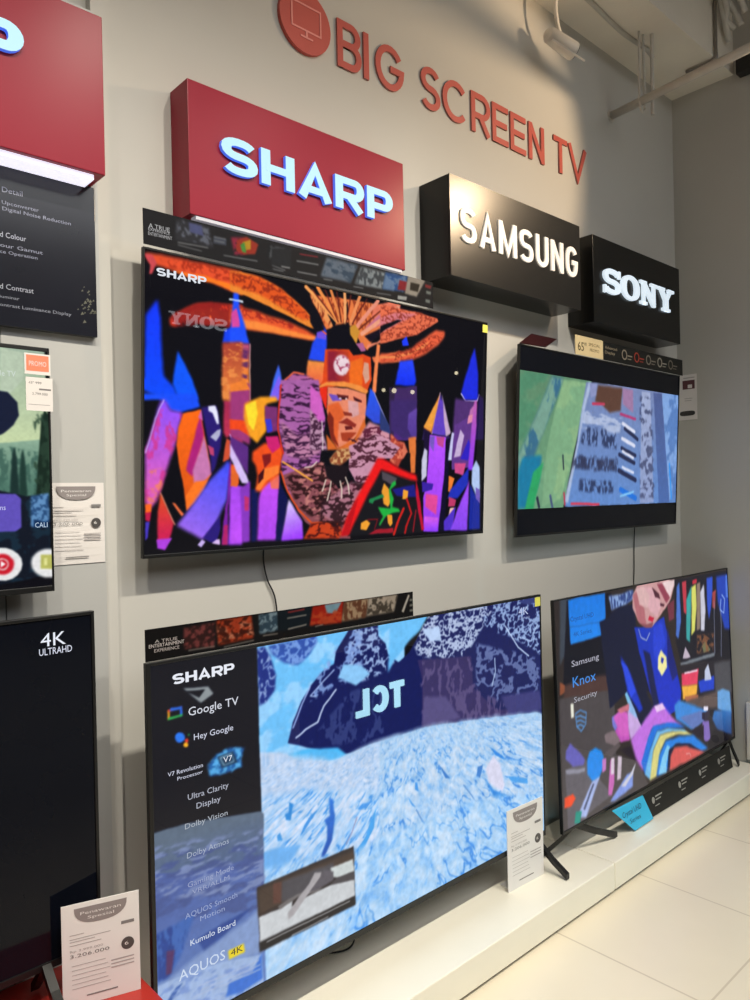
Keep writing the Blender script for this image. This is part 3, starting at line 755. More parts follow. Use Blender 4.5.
'D': '''
P 4a4448|-12,-54 212,-14 379,861 360,1245 -15,1027
P 2c2422|-2,-4 1068,-13 1002,1054 2,1015
P 3c4450|28,-16 65,-9 63,211 16,287
P 0a0a18|57,4 266,12 246,430 27,373
P 8c4c30|13,353 34,375 33,405 11,412
P 4c3430|34,375 165,380 257,393 251,520 24,446
G 4a4446 4c4648 83,460 75,647|17,436 261,483 255,805 13,695
G 1478e0 1c84e8 141,21 133,206|63,4 234,5 233,202 65,205
L 2060b8 2.2|67,129 230,139
P 8ca8d8|252,26 336,25 382,17 380,67 333,83 262,93
N 1c3070 .5 12.5 65.8 3|252,26 382,17 380,67 333,83 262,93
P 4a4446|8,427 249,470 251,598 179,723 357,853 427,1013 2,1030
P 605c64|20,746 107,733 227,956 132,976 22,1022
P 6460b8|22,695 27,657 45,632 63,660 89,698 107,733 100,756 53,742
P 8c8c9c|20,740 106,773 105,789 26,762
P f04c28|12,860 48,859 60,885 39,907 10,905
P 1c88e8|117,744 129,709 158,704 186,727 195,766 185,817 166,849 137,846 115,804
P c078c0|187,769 206,770 203,825 185,830
P a8b8e8|134,847 173,839 150,889 103,994 63,973 93,915
P 505878|137,856 145,860 98,958 91,948
P 1c9080|58,943 84,957 72,1004 49,991
P c868b8|227,787 246,795 240,907 227,956 209,947 216,866
P d8c8d8|231,782 246,789 241,864 225,857
P c8b8c8|265,790 284,798 275,902 254,899
P 8098e0|307,896 339,896 335,968 240,991 218,980
P c8c8d8|357,860 322,903 273,937 296,948 338,910
P 7c6c70|203,664 241,658 285,684 291,729 252,734 209,702
P 5a5052|199,747 268,727 282,747 235,777
P 1c1020|274,765 329,767 344,796 366,850 357,860 281,769
P c050b8|272,635 328,614 330,739 283,733 256,664
P 7878d0|244,596 314,586 280,638 256,664 245,639
P c8a8e0|324,577 353,545 409,591 435,661 393,714 334,742 324,678
P 7cc0e8|306,478 328,494 353,545 417,611 397,621 333,580
P 90b8e8|335,547 418,603 430,659 367,644 332,605
P d060c0|251,599 287,580 323,602 326,721 282,703
P c87080|270,573 334,563 332,597 287,596
P 0c1230|256,106 311,84 376,89 381,176 433,293 460,548 239,472 225,222
P 0c1230|203,135 385,91 404,477 512,745 478,997 394,698 327,503 236,553
G 1434b8 1830c0 434,276 470,551|380,202 457,220 551,188 576,331 612,471 638,609 622,696 513,710 450,545 402,337
P 1434c0|300,317 350,425 407,617 387,627 327,503
P 101848|422,325 460,354 513,710 474,677
P c89898|409,-9 509,-1 626,4 624,37 599,106 564,145 509,197 477,225 442,217 400,172 375,106 378,46
P b06870|378,46 407,25 441,128 447,218 400,172
P d8a8b0|437,13 487,22 544,123 510,179 471,144 444,85
P e8d0d0|550,10 631,5 618,45 594,96 569,45
P 903c50|518,9 550,15 594,96 571,119 537,58
P 4c2030|487,22 526,65 535,94 505,79
P 4c2030|534,112 560,122 554,134 533,125
P c01838|465,164 494,180 483,200 458,185
P 2440d0|487,227 539,213 555,326 507,439 480,359
P 101c70|569,247 586,334 621,510 587,536 560,418
P 2848e0|299,342 333,386 374,518 344,542
P 8c5058|400,180 442,221 477,227 488,201 448,205
P d8b0b0|398,15 438,9 475,64 457,123 414,96
L d8d0c8 3.0|403,216 415,263 444,283 463,248
P f0e8a0|527,354 556,399 558,454 525,489 501,446 509,385
P 2030b0|527,391 542,404 533,429 523,417
P 141420|626,9 1023,11 1004,548 646,462 619,343
P 703040|576,129 620,110 615,212 581,222
P 4870c8|640,49 658,24 658,240 636,329 621,306
P c03848|675,26 704,22 694,210 678,188
P 38a0a0|699,126 738,56 722,236 709,366 687,342
P d8d868|737,66 768,52 767,168 747,309 722,332
P 8c7868|774,53 799,47 784,308 759,312
P c8c8d8|795,105 822,61 826,220 813,325 789,319
P c03040|745,28 775,24 774,48 744,52
P 2c50c8|843,34 888,32 882,121 864,218 848,274 840,183
P a04040|882,121 909,106 896,224 877,210
P 1c40b0|913,36 1021,32 1001,361 961,351 918,178
P 5078d8|987,37 1007,40 999,174 983,171
L a8c0f0 5.8|945,173 935,233 960,258 971,179 953,149
L a0a8c8 3.5|940,244 927,505
L 8890a8 4.6|892,173 880,472
P 707880|641,456 875,465 880,487 645,476
P c0b0c0|659,438 679,377 710,448
P 6c7050|790,407 816,385 851,444 800,449
N 8c5838 .5 24.7 29.1 5|758,331 881,362 876,451 752,436
P 404850|871,529 1004,548 991,751 862,686
P 242028|634,467 1004,537 980,1034 794,984 706,841
P 4a4a50|871,529 990,543 992,730 873,709
P e04060|645,517 759,524 748,608 645,583
P f0b040|645,583 748,608 739,662 647,658
P b06848|659,644 751,666 749,704 668,684
P 1c40c8|755,591 867,597 863,675 764,661
P c0c8e0|801,547 827,516 847,611 797,604
L e8d0e0 8.5|666,519 747,530
P 5c4c48|657,671 887,694 882,782 759,746 667,694
P 68a0d8|887,694 927,692 979,725 985,851 958,851 881,792
G 3878c0 284c88 920,806 912,944|856,792 985,841 976,991 874,909 840,836
P 3c88d8|619,648 771,751 807,755 804,812 694,836 597,742 591,666
P 6078b8|620,741 770,760 779,822 706,841
P 282038|769,770 825,781 803,831 767,808
P e8e0f0|783,741 814,752 812,776 782,765
P 8068b8|773,819 815,836 821,946 784,940 751,888
P 241c28|694,845 778,841 773,926 727,887
P 141018|849,899 977,981 974,1031 818,1004 795,965
P c070e0|466,629 518,630 547,677 597,751 639,795 512,736 451,738 405,858 392,921 358,845 334,742 384,702 424,666
P e8c8f0|471,627 518,630 537,664 485,663
P 1c70d8|385,874 429,773 461,724 544,739 596,760 661,813 542,766 480,758 436,837 416,932 401,942
P 70b8e8|401,942 436,837 480,758 553,770 649,818 671,845 573,796 499,784 455,845 433,984
P d8d080|428,986 455,845 499,784 573,796 660,832 704,869 593,823 528,823 495,863 468,983
P 2480e0|468,983 489,878 528,828 614,841 704,869 800,986 745,982 690,919 590,872 552,887 531,986
P 80c8f0|479,979 503,902 537,854 553,870 527,949 525,992
P 101838|531,986 546,885 590,872 679,905 757,982 722,962 656,909 579,881 555,925 546,993
P d85c58|543,992 556,916 579,885 656,909 723,957 775,995 541,991
L e0a8a8 3.2|653,950 676,956 681,972
L 5890d0 4.8|73,517 96,507 123,529 117,580 96,603 78,573 73,525
L 5890d0 5.7|76,534 95,532 118,551
L 5890d0 5.7|78,553 96,553 113,570
L 5890d0 5.7|82,574 95,573 107,586
P e8e8d8|55,465 67,470 66,530 54,529
''',
'S': '''
G a0b4a0 c8d8a8 942,26 937,397|875,-3 994,-7 1001,415 870,443
P b8c8b0|897,2 947,13 946,123 894,239
G 90b098 507868 937,375 935,571|870,401 1001,371 998,616 868,613
N 3c6054 .5 13.6 54.3 3|870,432 914,409 995,438 998,661 867,655
P 18302c|917,441 923,408 928,473 931,615 910,614
P 1c3830|936,440 941,413 946,484 948,615 930,615
P 14281c|984,283 991,249 1000,270 999,639 967,638 973,483 977,417
N 284030 .5 14.2 55.5 5|967,263 1003,270 998,639 963,637
P 141c34|873,177 911,183 931,223 934,277 921,322 898,358 871,379
P 0c1420|868,581 998,639 997,951 863,983
N 142c3c .5 34.4 65.1 7|868,613 998,616 997,951 863,983
P 6050b8|868,600 923,606 934,626 934,745 921,761 866,761
P 284c78|956,615 996,605 997,728 956,747
N 6898c8 .5 11.8 26.5 9|956,615 996,605 997,728 956,747
P 103058|961,714 994,728 995,750 961,750
P e8e8e8|934,900 931,923 923,943 912,957 897,963 882,960 869,950 858,933 851,911 849,888 851,865 859,846 870,832 884,826 899,827 913,837 924,854 932,876
P c81828|916,897 914,912 910,924 903,933 895,937 886,935 878,929 871,919 867,905 866,890 867,876 872,864 879,855 887,851 896,852 904,858 910,869 915,882
P e8c0c0|905,896 904,905 901,912 898,917 893,920 888,919 883,915 880,909 877,901 876,892 877,883 880,876 884,871 888,868 893,869 898,873 902,879 904,887
P c81828|902,895 901,902 899,907 896,911 892,913 889,913 885,910 882,905 880,899 880,892 880,886 882,880 885,877 889,875 893,875 896,878 899,883 901,889
P ffffff|888,879 898,895 887,908
P e8e8e8|1032,909 1029,930 1022,948 1011,960 998,966 984,964 972,954 962,939 955,919 953,898 956,877 963,860 973,847 986,841 999,843 1012,852 1023,867 1029,887
P b8b860|975,865 1001,868 1000,929 974,925
P e0e090|982,880 990,881 990,912 982,911
''',
'TA': '''
P 24252c|-31,-358 1086,-610 1079,1497 -35,1605
P 3a3c46|86,96 177,70 188,666 82,677
N 8088a0 .55 11.9 167.1 3|89,89 174,77 185,616 85,616
P 6068a0|120,94 156,92 161,387 123,364
P 50586c|189,297 226,298 225,499 188,524
N c83058 .4 15.7 116.7 5|239,211 281,116 286,630 247,712
P c04030|258,255 287,71 324,226 313,545 279,644 254,582
P e0b030|274,277 300,130 300,425 276,533
P 60b050|267,379 280,262 286,571 273,570
P 20242c|354,158 432,79 424,464 346,563
N a0a8b4 .45 11.3 97.3 7|363,182 414,130 409,506 359,568
L b0b4bc 18.0|90,740 172,699
L a0a4ac 12.9|90,811 154,839
L b0b4bc 16.2|218,806 319,750
L a0a4ac 17.0|367,774 409,831
L a0a4ac 17.0|370,876 403,885
L 9094a0 21.3|192,329 223,316
L 9094a0 21.3|191,432 219,427
P 2c3038|365,227 433,81 428,706 364,771
P 7888a0|556,70 675,86 644,739 532,754
N 3c5470 .5 32.7 260.6 9|556,70 675,86 644,739 532,754
P a0acb8|687,94 793,90 773,708 660,742
N 3c4450 .5 12.3 270.9 11|687,94 793,90 773,708 660,742
P 3060a8|788,64 886,15 865,616 773,708
N 80a0d0 .5 28.0 209.2 13|788,64 886,15 865,616 773,708
P a02838|847,228 885,228 874,564 837,595
P b8b0a8|886,-21 964,10 922,694 869,678
P 38322c|896,206 938,201 928,506 892,498
P c0c4c8|838,801 879,768 875,914 836,944
L b83040 26.3|460,196 524,148
L b0b4bc 26.2|450,445 525,399
L b0b4bc 26.2|451,784 518,755
L b0b4bc 18.0|543,828 575,814
L b0b4bc 18.6|656,849 694,835
L a0a4ac 19.2|750,884 808,852
L c0c4cc 28.6|398,734 424,725
P 903038|963,141 993,136 988,270 963,264
P 889090|967,378 991,367 988,487 967,494
P 889090|963,695 986,695 983,829 963,819
''',
'TC': '''
P 1c1a1c|-40,-384 1089,-399 1084,1709 -44,1433
P 402424|113,117 207,81 206,879 111,772
N a05050 .5 16.2 145.1 3|113,117 207,81 206,879 111,772
P c84828|213,29 329,9 336,790 218,839
N f0a080 .5 37.6 200.6 5|213,213 328,201 336,726 218,777
N 401810 .5 24.9 175.5 7|213,29 329,9 336,790 218,839
P 3c5468|355,46 421,10 423,671 356,693
N a0b8c8 .55 16.0 155.9 9|355,46 421,10 423,671 356,693
P c02818|554,18 681,-10 671,784 542,685
P 90b8d0|603,29 673,8 648,398 610,344
N e05830 .5 30.5 166.3 11|554,264 672,290 671,784 542,685
P c8a888|685,24 790,14 776,725 671,742
N 6c3c28 .5 19.5 286.7 13|685,24 790,14 776,725 671,742
P d0c0b0|790,14 925,33 906,687 778,699
N 403830 .5 24.3 266.5 15|790,14 925,33 906,687 778,699
P 18222c|424,-51 551,-13 538,719 425,715
L c03838 32.0|461,106 522,83
L c0b8b0 28.4|458,314 529,297
L c0b8b0 32.0|460,690 528,635
L b0a8a0 19.9|236,932 336,879
L b0a8a0 19.2|125,855 206,855
L c0b8b0 20.8|369,779 420,785
L b0a8a0 22.0|564,760 594,737
P e0d8d0|942,738 976,95 984,135 952,799
P 909088|983,288 1002,281 1002,373 983,380
P 909088|983,503 1001,496 1001,589 982,595
P 909088|982,717 1001,712 1000,805 982,809
'''}
CAPTIONS = {
'A': [
('*SHARP', 'e8eef8', 0.943, 2.212, 0.151, 0.021)],
'C': [
('*SHARP', 'f0f4ff', 0.897, 1.138, 0.181, 0.026),
('Google TV', 'e0e4f0', 0.939, 1.05, 0.149, 0.022),
('Hey Google', 'd8dcf0', 0.953, 0.985, 0.117, 0.016),
('V7 Revolution', 'd8dcf0', 0.878, 0.91, 0.099, 0.011),
('Processor', 'd8dcf0', 0.904, 0.894, 0.072, 0.009),
('Ultra Clarity', 'b8bccc', 0.932, 0.836, 0.12, 0.015),
('Display', 'b8bccc', 0.956, 0.807, 0.071, 0.015),
('Dolby Vision', 'b0b8c4', 0.922, 0.764, 0.125, 0.014),
('Dolby Atmos', 'a8b4cc', 0.926, 0.688, 0.123, 0.015),
('Gaming Mode', '98a4cc', 0.926, 0.613, 0.136, 0.014),
('VRR/ALLM', '98a4cc', 0.938, 0.592, 0.11, 0.012),
('AQUOS Smooth', '98a8d4', 0.917, 0.536, 0.154, 0.014),
('Motion', '98a8d4', 0.959, 0.515, 0.073, 0.013),
('Kumulo Board', 'e0ecff', 0.93, 0.463, 0.133, 0.015),
('AQUOS', 'd0e0f8', 0.896, 0.387, 0.134, 0.026),
('4K', '202010', 1.047, 0.386, 0.038, 0.017),
('V7', 'e8f0ff', 1.038, 0.905, 0.027, 0.015)],
'C2': [
('4K', 'b8c4e8', 2.336, 1.136, 0.062, 0.03),
('ULTRA HD', '8890b8', 2.33, 1.12, 0.077, 0.008)],
'S': [
('le TV', 'd8e4dc', 0.545, 1.904, 0.034, 0.013),
('ns', 'd0d0ff', 0.538, 1.59, 0.012, 0.012),
('CALI', 'c8e0f8', 0.615, 1.546, 0.029, 0.012)],
'K': [
('4K', 'f0f4ff', 0.596, 1.272, 0.057, 0.031),
('ULTRAHD', 'e8ecff', 0.592, 1.252, 0.075, 0.016)],
'D': [
('Crystal UHD', '0c3c90', 2.657, 1.074, 0.176, 0.02),
('4K Series', '0c4ca0', 2.675, 1.01, 0.136, 0.019),
('Samsung', 'b8b8c8', 2.652, 0.89, 0.208, 0.025),
('Knox', '3c90e8', 2.655, 0.806, 0.174, 0.042),
('Security', 'b0b0bc', 2.659, 0.743, 0.175, 0.022)],
'BD': [
('Detail', 'b8bcd0', 0.574, 2.356, 0.047, 0.013),
('Upconverter', '8c90a8', 0.573, 2.327, 0.086, 0.009),
('Digital Noise Reduction', '9094ac', 0.574, 2.312, 0.163, 0.009),
('d Colour', 'b0b4c8', 0.567, 2.247, 0.06, 0.013),
('our Gamut', '8c90a8', 0.567, 2.223, 0.099, 0.009),
('ce Operation', '8c90a8', 0.566, 2.208, 0.087, 0.008),
('d Contrast', 'a0a4b4', 0.564, 2.122, 0.078, 0.013),
('iuminar', '888c9c', 0.564, 2.1, 0.044, 0.007),
('ontrast Luminance Display', '888c9c', 0.563, 2.08, 0.17, 0.008)],
'TA': [
('ENTERTAINMENT', '9094a0', 0.918, 2.312, 0.069, 0.009),
('A TRUE', '9094a0', 0.92, 2.332, 0.061, 0.012),
('EXPERIENCE', '9094a0', 0.919, 2.324, 0.062, 0.008)],
'TC': [
('A TRUE', 'a09898', 0.852, 1.25, 0.061, 0.008),
('ENTERTAINMENT', 'b8b0b0', 0.836, 1.239, 0.096, 0.009),
('EXPERIENCE', 'a8a0a0', 0.85, 1.227, 0.068, 0.008)]}

# ------------------------------------------------------------------ the shop: floor, walls, ceiling, beam
struct('floor', MB().box(-6, 22, -14, .1, -.1, 0, 'floor'))
struct('wall_back', MB().box(-6, 4.32, 0, .12, 0, 4.6, 'wall'))
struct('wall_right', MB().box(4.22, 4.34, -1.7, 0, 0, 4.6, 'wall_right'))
struct('wall_left', MB().box(-6.1, -6, -14, 0, 0, 4.6, 'farwall'))
struct('wall_front', MB().box(-6, 22, -14.1, -14, 0, 4.6, 'farwall'))
struct('wall_far', MB().box(22, 22.1, -14, .1, 0, 4.6, 'farwall'))
struct('ceiling', MB().box(-6, 22, -14, .1, 4.6, 4.7, 'ceiling'))
# plaster beam that runs along the top of the display wall
struct('ceiling_beam', MB().box(-6, 4.22, -.345, 0, 3.845, 4.6, 'beam'))
# laminate cladding behind the left displays, with its seam, and the narrow trim beside it
mb = MB().box(-1.2, .566, -.05, 0, .0, 2.9, 'panel').box(.569, .817, -.05, 0, .0, 2.9, 'panel').box(.565, .57, -.046, 0, 0, 2.9, 'dark')
struct('trim_1', mb)
struct('trim_2', MB().box(.817, .856, -.03, 0, 0, 3.0, 'wall'))
struct('wall_shade_strip', MB().box(3.985, 4.22, -.02, 0, 0, 1.0, 'wall_right'))  # added grey strip: shade at the unlit wall end, put into colour

# ------------------------------------------------------------------ display platforms
def platform(x0, x1, y0, label, m, h, grp=None, y1=-.03, name='display_platform'):
    t = thing(name, label, 'platform', (x0, 0, 0), group=grp); w = x1 - x0
    MB().box(0, w, y0, y1, .012, h, m).build('platform_body', t, bevel=.004)
    MB().box(.01, w - .01, y0 + .012, y1, 0, .012, 'dark').build('plinth_base', t)
    return t
platform(.83, 2.705, -.42, 'long white display platform under the television showing the glacier', 'platform', .12)
platform(2.709, 4.21, -.42, 'white display platform by the grey corner, right of the seam', 'platform', .12)
platform(-1.2, .80, -.52, 'glossy red display plinth under the dark television at the left', 'redplinth', .44, y1=-.055, name='red_display_plinth')

# ------------------------------------------------------------------ televisions
def tv(label, x0, x1, zt, yt, zb, yb, bez=(.008, .008, .008, .012), depth=.05, stand=None, group=None, bracket=False, sticker=None):
    """x0..x1, zb..zt: the lit panel; the set tilts from (yb, zb) to (yt, zt)"""
    w = x1 - x0; h = math.hypot(zt - zb, yt - yb); tilt = math.atan2(yb - yt, zt - zb); xc = (x0 + x1) / 2
    t = thing('television', label, 'television', (xc, yb, zb), (tilt, 0, 0), group)
    l, r, tp, bt = bez; a, b, c, d = -w / 2, w / 2, 0, h
    fr = MB()
    fr.box(a - l, a, -.003, .012, c - bt, d + tp, 'bezel').box(b, b + r, -.003, .012, c - bt, d + tp, 'bezel')
    fr.box(a, b, -.003, .012, d, d + tp, 'bezel').box(a, b, -.003, .012, c - bt, c, 'bezel')
    fr.build('frame', t, bevel=.0012)
    MB().box(a, b, .0006, .011, c, d, 'glass').build('screen', t)
    bk = MB().box(a - l + .006, b + r - .006, .012, .016, c - bt + .006, d + tp - .006, 'casing')
    e = .16 * w; bk.add([(a + .10, .016, .02), (b - .10, .016, .02), (b - .10, .016, d * .8), (a + .10, .016, d * .8),
            (a + e, depth, .05), (b - e, depth, .05), (b - e, depth, d * .62), (a + e, depth, d * .62)],
           [(4, 7, 6, 5), (0, 4, 5, 1), (1, 5, 6, 2), (2, 6, 7, 3), (3, 7, 4, 0)], 'casing')
    bk.build('rear_casing', t)
    if sticker:
        sx, sz, s = sticker
        MB().box(sx - s / 2, sx + s / 2, -.0042, -.0032, sz - s / 2, sz + s / 2, 'yellow').build('energy_sticker', t)['label'] = 'small yellow sticker'
    if bracket:
        MB().box(-.20, .20, depth, -yb - .004, h * .35, h * .6, 'metal').build('wall_bracket', t)
    return t, w, h, tilt
def captions(t, key, mapx, y, name='screen_caption', ink=False, bold=0):
    """lettering of the picture, in the local frame of its set; mapx turns (X, Z) into local (x, z)"""
    for txt, col, x, z, w, h in CAPTIONS[key]:
        mb = MB(); lx, lz = mapx(x, z); m = inkmat(col) if ink else emat(col)
        if txt[0] == '*': logo(mb, txt[1:], lx, lz, w, h, y, y + .0002, m, m, WIDE)
        else: mb.text(txt, lx, lz, w, h, y, m, bold)
        mb.build(name, t)

# stroke lettering ------------------------------------------------------------
def arc(cx, cz, rx, rz, a0, a1, n=12, p=1.0):
    out = []
    for i in range(n + 1):
        a = math.radians(a0 + (a1 - a0) * i / n); c, s = math.cos(a), math.sin(a)
        out.append((cx + rx * math.copysign(abs(c) ** p, c), cz + rz * math.copysign(abs(s) ** p, s)))
    return out
def glyph(ch, w, h, tx, tz, p=1.0):
    """centre lines of a capital w wide and h high: list of (points, closed)"""
    l, r, b, t = tx / 2, w - tx / 2, tz / 2, h - tz / 2; cx, cz = w / 2, h / 2; rx = (r - l) / 2; q = (t - b) / 4
    if ch == 'S': return [(arc(cx, b + 3 * q, rx, q, 25, 270, 14, p) + arc(cx, b + q, rx, q, 90, -155, 14, p)[1:], False)]
    if ch == 'H': return [([(l, 0), (l, h)], False), ([(r, 0), (r, h)], False), ([(l, cz), (r, cz)], False)]
    if ch == 'A': return [([(l, 0), (cx, h - tz * .3), (r, 0)], False), ([(l + rx * .38, h * .27), (r - rx * .38, h * .27)], False)]
    if ch in 'RPB':
        m = h * (.44 if ch != 'B' else .52); rr = (t - m) / 2; rx2 = min(rr, (r - l) * .55)
        out = [([(l, 0), (l, h)], False), ([(l, t)] + [(r - rx2, t)] + arc(r - rx2, m + rr, rx2, rr, 90, -90, 10)[1:] + [(l, m)], False)]
        if ch == 'R': out.append(([(l + (r - l) * .45, m), (r, 0)], False))
        if ch == 'B':
            r3 = (m - b) / 2; out.append(([(l, m)] + [(r - rx2, m)] + arc(r - rx2 + tx * .15, b + r3, rx2, r3, 90, -90, 10)[1:] + [(l, b)], False))
        return out
    if ch == 'M': return [([(l, 0), (l, h)], False), ([(r, 0), (r, h)], False), ([(l, h * .95), (cx, h * .08), (r, h * .95)], False)]
    if ch == 'N': return [([(l, 0), (l, h)], False), ([(r, 0), (r, h)], False), ([(l, h * .97), (r, h * .03)], False)]
    if ch == 'U': return [([(l, h), (l, b + rx)] + arc(cx, b + rx, rx, rx, 180, 360, 12)[1:] + [(r, h)], False)]
    if ch == 'G': return [(arc(cx, cz, rx, (t - b) / 2, 35, 345, 20, p) + [(r, cz - tz * .1), (cx + tx * .1, cz - tz * .1)], False)]
    if ch == 'C': return [(arc(cx, cz, rx, (t - b) / 2, 42, 318, 20, p), False)]
    if ch == 'O': return [(arc(cx, cz, rx, (t - b) / 2, 0, 345, 23, p), True)]
    if ch == 'I': return [([(cx, 0), (cx, h)], False)]
    if ch == 'E': return [([(l, 0), (l, h)], False), ([(l, t), (w, t)], False), ([(l, cz), (w * .92, cz)], False), ([(l, b), (w, b)], False)]
    if ch == 'T': return [([(cx, 0), (cx, h)], False), ([(0, t), (w, t)], False)]
    if ch == 'V': return [([(l * .8, h), (cx, tz * .4), (w - l * .8, h)], False)]
    if ch == 'L': return [([(l, 0), (l, h)], False), ([(l, b), (w, b)], False)]
    if ch == 'Y': return [([(l, h), (cx, cz)], False), ([(r, h), (cx, cz)], False), ([(cx, cz), (cx, 0)], False)]
    return []
WIDE = dict(widths=dict(S=1.0, H=1.0, A=1.12, R=1.02, P=.98), gap=.10, tx=.27, tz=.21, p=.85)
COND = dict(widths=dict(S=.62, A=.66, M=.78, U=.60, N=.62, G=.62), gap=.13, tx=.165, tz=.15, p=.8)
BLOCK = dict(widths=dict(T=.8, C=.95, L=.7), gap=.12, tx=.22, tz=.2, p=.9)
def logo_letters(txt, x, w, h, st):
    tot = sum(st['widths'][c] for c in txt) + st['gap'] * (len(txt) - 1); k = w / tot; out = []
    for c in txt:
        out.append((c, x, st['widths'][c] * k)); x += (st['widths'][c] + st['gap']) * k
    return out, k
def logo(mb, txt, x, z, w, h, y0, y1, m, side, st):
    ls, k = logo_letters(txt, x, w, h, st)
    for c, lx, lw in ls:
        for pts, cl in glyph(c, lw, h, st['tx'] * k, st['tz'] * h, st['p']):
            mb.ribbon([(lx + a, z + b) for a, b in pts], st['tx'] * k, st['tz'] * h, y0, y1, m, side, cl)

# upper left television: the man in the feathered headdress
A = (.909, 2.335, 2.274, -.125, 1.458, -.08)
t, w, h, tl = tv('wall-mounted television showing a man in feathered headdress among crystals', *A, bez=(.004, .006, .006, .010), bracket=True, sticker=(.703, .797, .03), depth=.07)
picture('screen_picture', 'A', -w / 2, w / 2, 0, h, -.0002, 900, 'screen', t, blur=1, warp=1.2)
captions(t, 'A', lambda X, Z: (X - (A[0] + A[1]) / 2, (Z - A[4])), -.0018)
# upper right television: the letterboxed parade
B = (2.556, 3.978, 2.218, -.123, 1.428, -.085)
t, w, h, tl = tv('wall-mounted television showing rows of people beside a field, black bands above and below', *B, bez=(.003, .005, .006, .008), bracket=True, depth=.07)
picture('screen_picture', 'B', 2.558 - 3.267, 3.975 - 3.267, 1.538 - 1.428, 2.118 - 1.428, -.0002, 560, 'screen', t, blur=1)
# lower television with the glacier
Cc = (.838, 2.472, 1.195, -.25, .272, -.25)
t, w, h, tl = tv('large television on the white platform showing a blue glacier and dark mountains', *Cc, bez=(.012, .008, .008, .02), sticker=(w / 2 + .09, .905, .035))
xc = (Cc[0] + Cc[1]) / 2
picture('screen_picture', 'C', -w / 2, w / 2, 0, h, -.0002, 1000, 'screen', t)
captions(t, 'C', lambda X, Z: (X - xc, Z - .272), -.0012)
captions(t, 'C2', lambda X, Z: (X - xc, Z - .272), -.0012, name='corner_caption')
def foot(t, x, zb, px, mat_='bezel', f=.115, bk=.09, sx=0, n='foot'):
    """a blade foot: drops forward and back from under the panel edge to the surface zb below"""
    for s, yy in ((1, -f), (-1, bk)):
        pass
    mb = MB(); top = px
    for yy, xx in ((-f, x + sx), (bk, x - sx * .4)):
        pts = [(x, .006, top), (x + (xx - x) * .45, .006 + (yy - .006) * .45, top + (zb - top) * .45), (xx, yy, zb + .011)]
        for p0, p1 in zip(pts[:-1], pts[1:]):
            d = .014; wv = .010
            mb.add([(p0[0] - wv, p0[1], p0[2] - d / 2), (p0[0] + wv, p0[1], p0[2] - d / 2), (p0[0] + wv, p0[1], p0[2] + d), (p0[0] - wv, p0[1], p0[2] + d),
                    (p1[0] - wv, p1[1], p1[2] - d / 2), (p1[0] + wv, p1[1], p1[2] - d / 2), (p1[0] + wv, p1[1], p1[2] + d), (p1[0] - wv, p1[1], p1[2] + d)],
                   [(0, 3, 2, 1), (4, 5, 6, 7), (0, 1, 5, 4), (1, 2, 6, 5), (2, 3, 7, 6), (3, 0, 4, 7)], mat_)
    return mb.build(n, t)
foot(t, w / 2 - .014, .12 - .272, -.06, bk=.03); foot(t, -w / 2 + .10, .12 - .272, -.06)
MB().box(w / 2 - .03, w / 2 + .002, .004, .02, -.066, -.018, 'bezel').build('stand_socket', t)
MB().box(-w / 2 + .085, -w / 2 + .115, .004, .02, -.066, -.018, 'bezel').build('stand_socket', t)
# lower right television
D = (2.545, 4.192, 1.168, -.267, .255, -.29)
t, w, h, tl = tv('television on the white platform showing a person drawing a rainbow on a shirt', *D, bez=(.005, .005, .005, .012))
picture('screen_picture', 'D', -w / 2, w / 2, 0, h, -.0002, 640, 'screen', t, blur=1, warp=1.4)
xd = (D[0] + D[1]) / 2
captions(t, 'D', lambda X, Z: (X - xd, Z - D[4]), -.0012)
foot(t, -w / 2 + .10, .12 - .255, -.008, f=.02, bk=.10, sx=.26); foot(t, w / 2 - .06, .12 - .255, -.008, f=.05, bk=.08, sx=-.02)
# small television on the left cladding
S = (-.375, .652, 1.970, -.122, 1.404, -.122)
t, w, h, tl = tv('small television at the left edge showing a forest with round red and white icons', *S, bez=(.012, .005, .010, .014), bracket=False, depth=.055)
picture('screen_picture', 'S', -w / 2, w / 2, 0, h, -.0002, 1300, 'screen', t, blur=2)
captions(t, 'S', lambda X, Z: (X - .1385, Z - 1.404), -.0012)
MB().box(-.2, .2, .055, .071, .2, .4, 'metal').build('wall_bracket', t)
# big dark television on the red plinth
K = (-.73, .713, 1.334, -.2, .545, -.2)
t, w, h, tl = tv('large switched-off looking television with black screen on the red plinth', *K, bez=(.008, .008, .008, .016), depth=.06)
captions(t, 'K', lambda X, Z: (X + .0085, Z - .545), -.0004)
foot(t, .60, .44 - .545, -.01, f=.13, bk=.08); foot(t, -.60, .44 - .545, -.01, f=.13, bk=.08)

# ------------------------------------------------------------------ illuminated sign boxes
def signbox(label, x0, x1, z0, z1, depth, m, back=0.0, led=None, ledmat='led'):
    t = thing('sign_box', label, 'sign', (x0, -back, z0)); w = x1 - x0
    MB().box(0, w, -depth, 0, 0, z1 - z0, m).build('box_body', t, bevel=.002)
    if led:
        a, b, yy, th, wy = led
        MB().box(a, b, yy - wy, yy, -th, 0, ledmat).build('led_strip', t)['label'] = 'white light strip'
    return t
def letters(t, txt, x, z, w, h, y, d, face, side, st):
    ls, k = logo_letters(txt, x, w, h, st)
    for c, lx, lw in ls:
        mb = MB()
        for pts, cl in glyph(c, lw, h, st['tx'] * k, st['tz'] * h, st['p']):
            mb.ribbon([(lx + a, z + b) for a, b in pts], st['tx'] * k, st['tz'] * h, y - d, y, face, side, cl)
        mb.build('sign_letter', t)
t = signbox('red sign box with glowing white lettering above the feathered headdress television', 1.06, 1.914, 2.411, 2.793, .101, 'red', led=(.02, .84, -.070, .010, .028), ledmat='ledd')
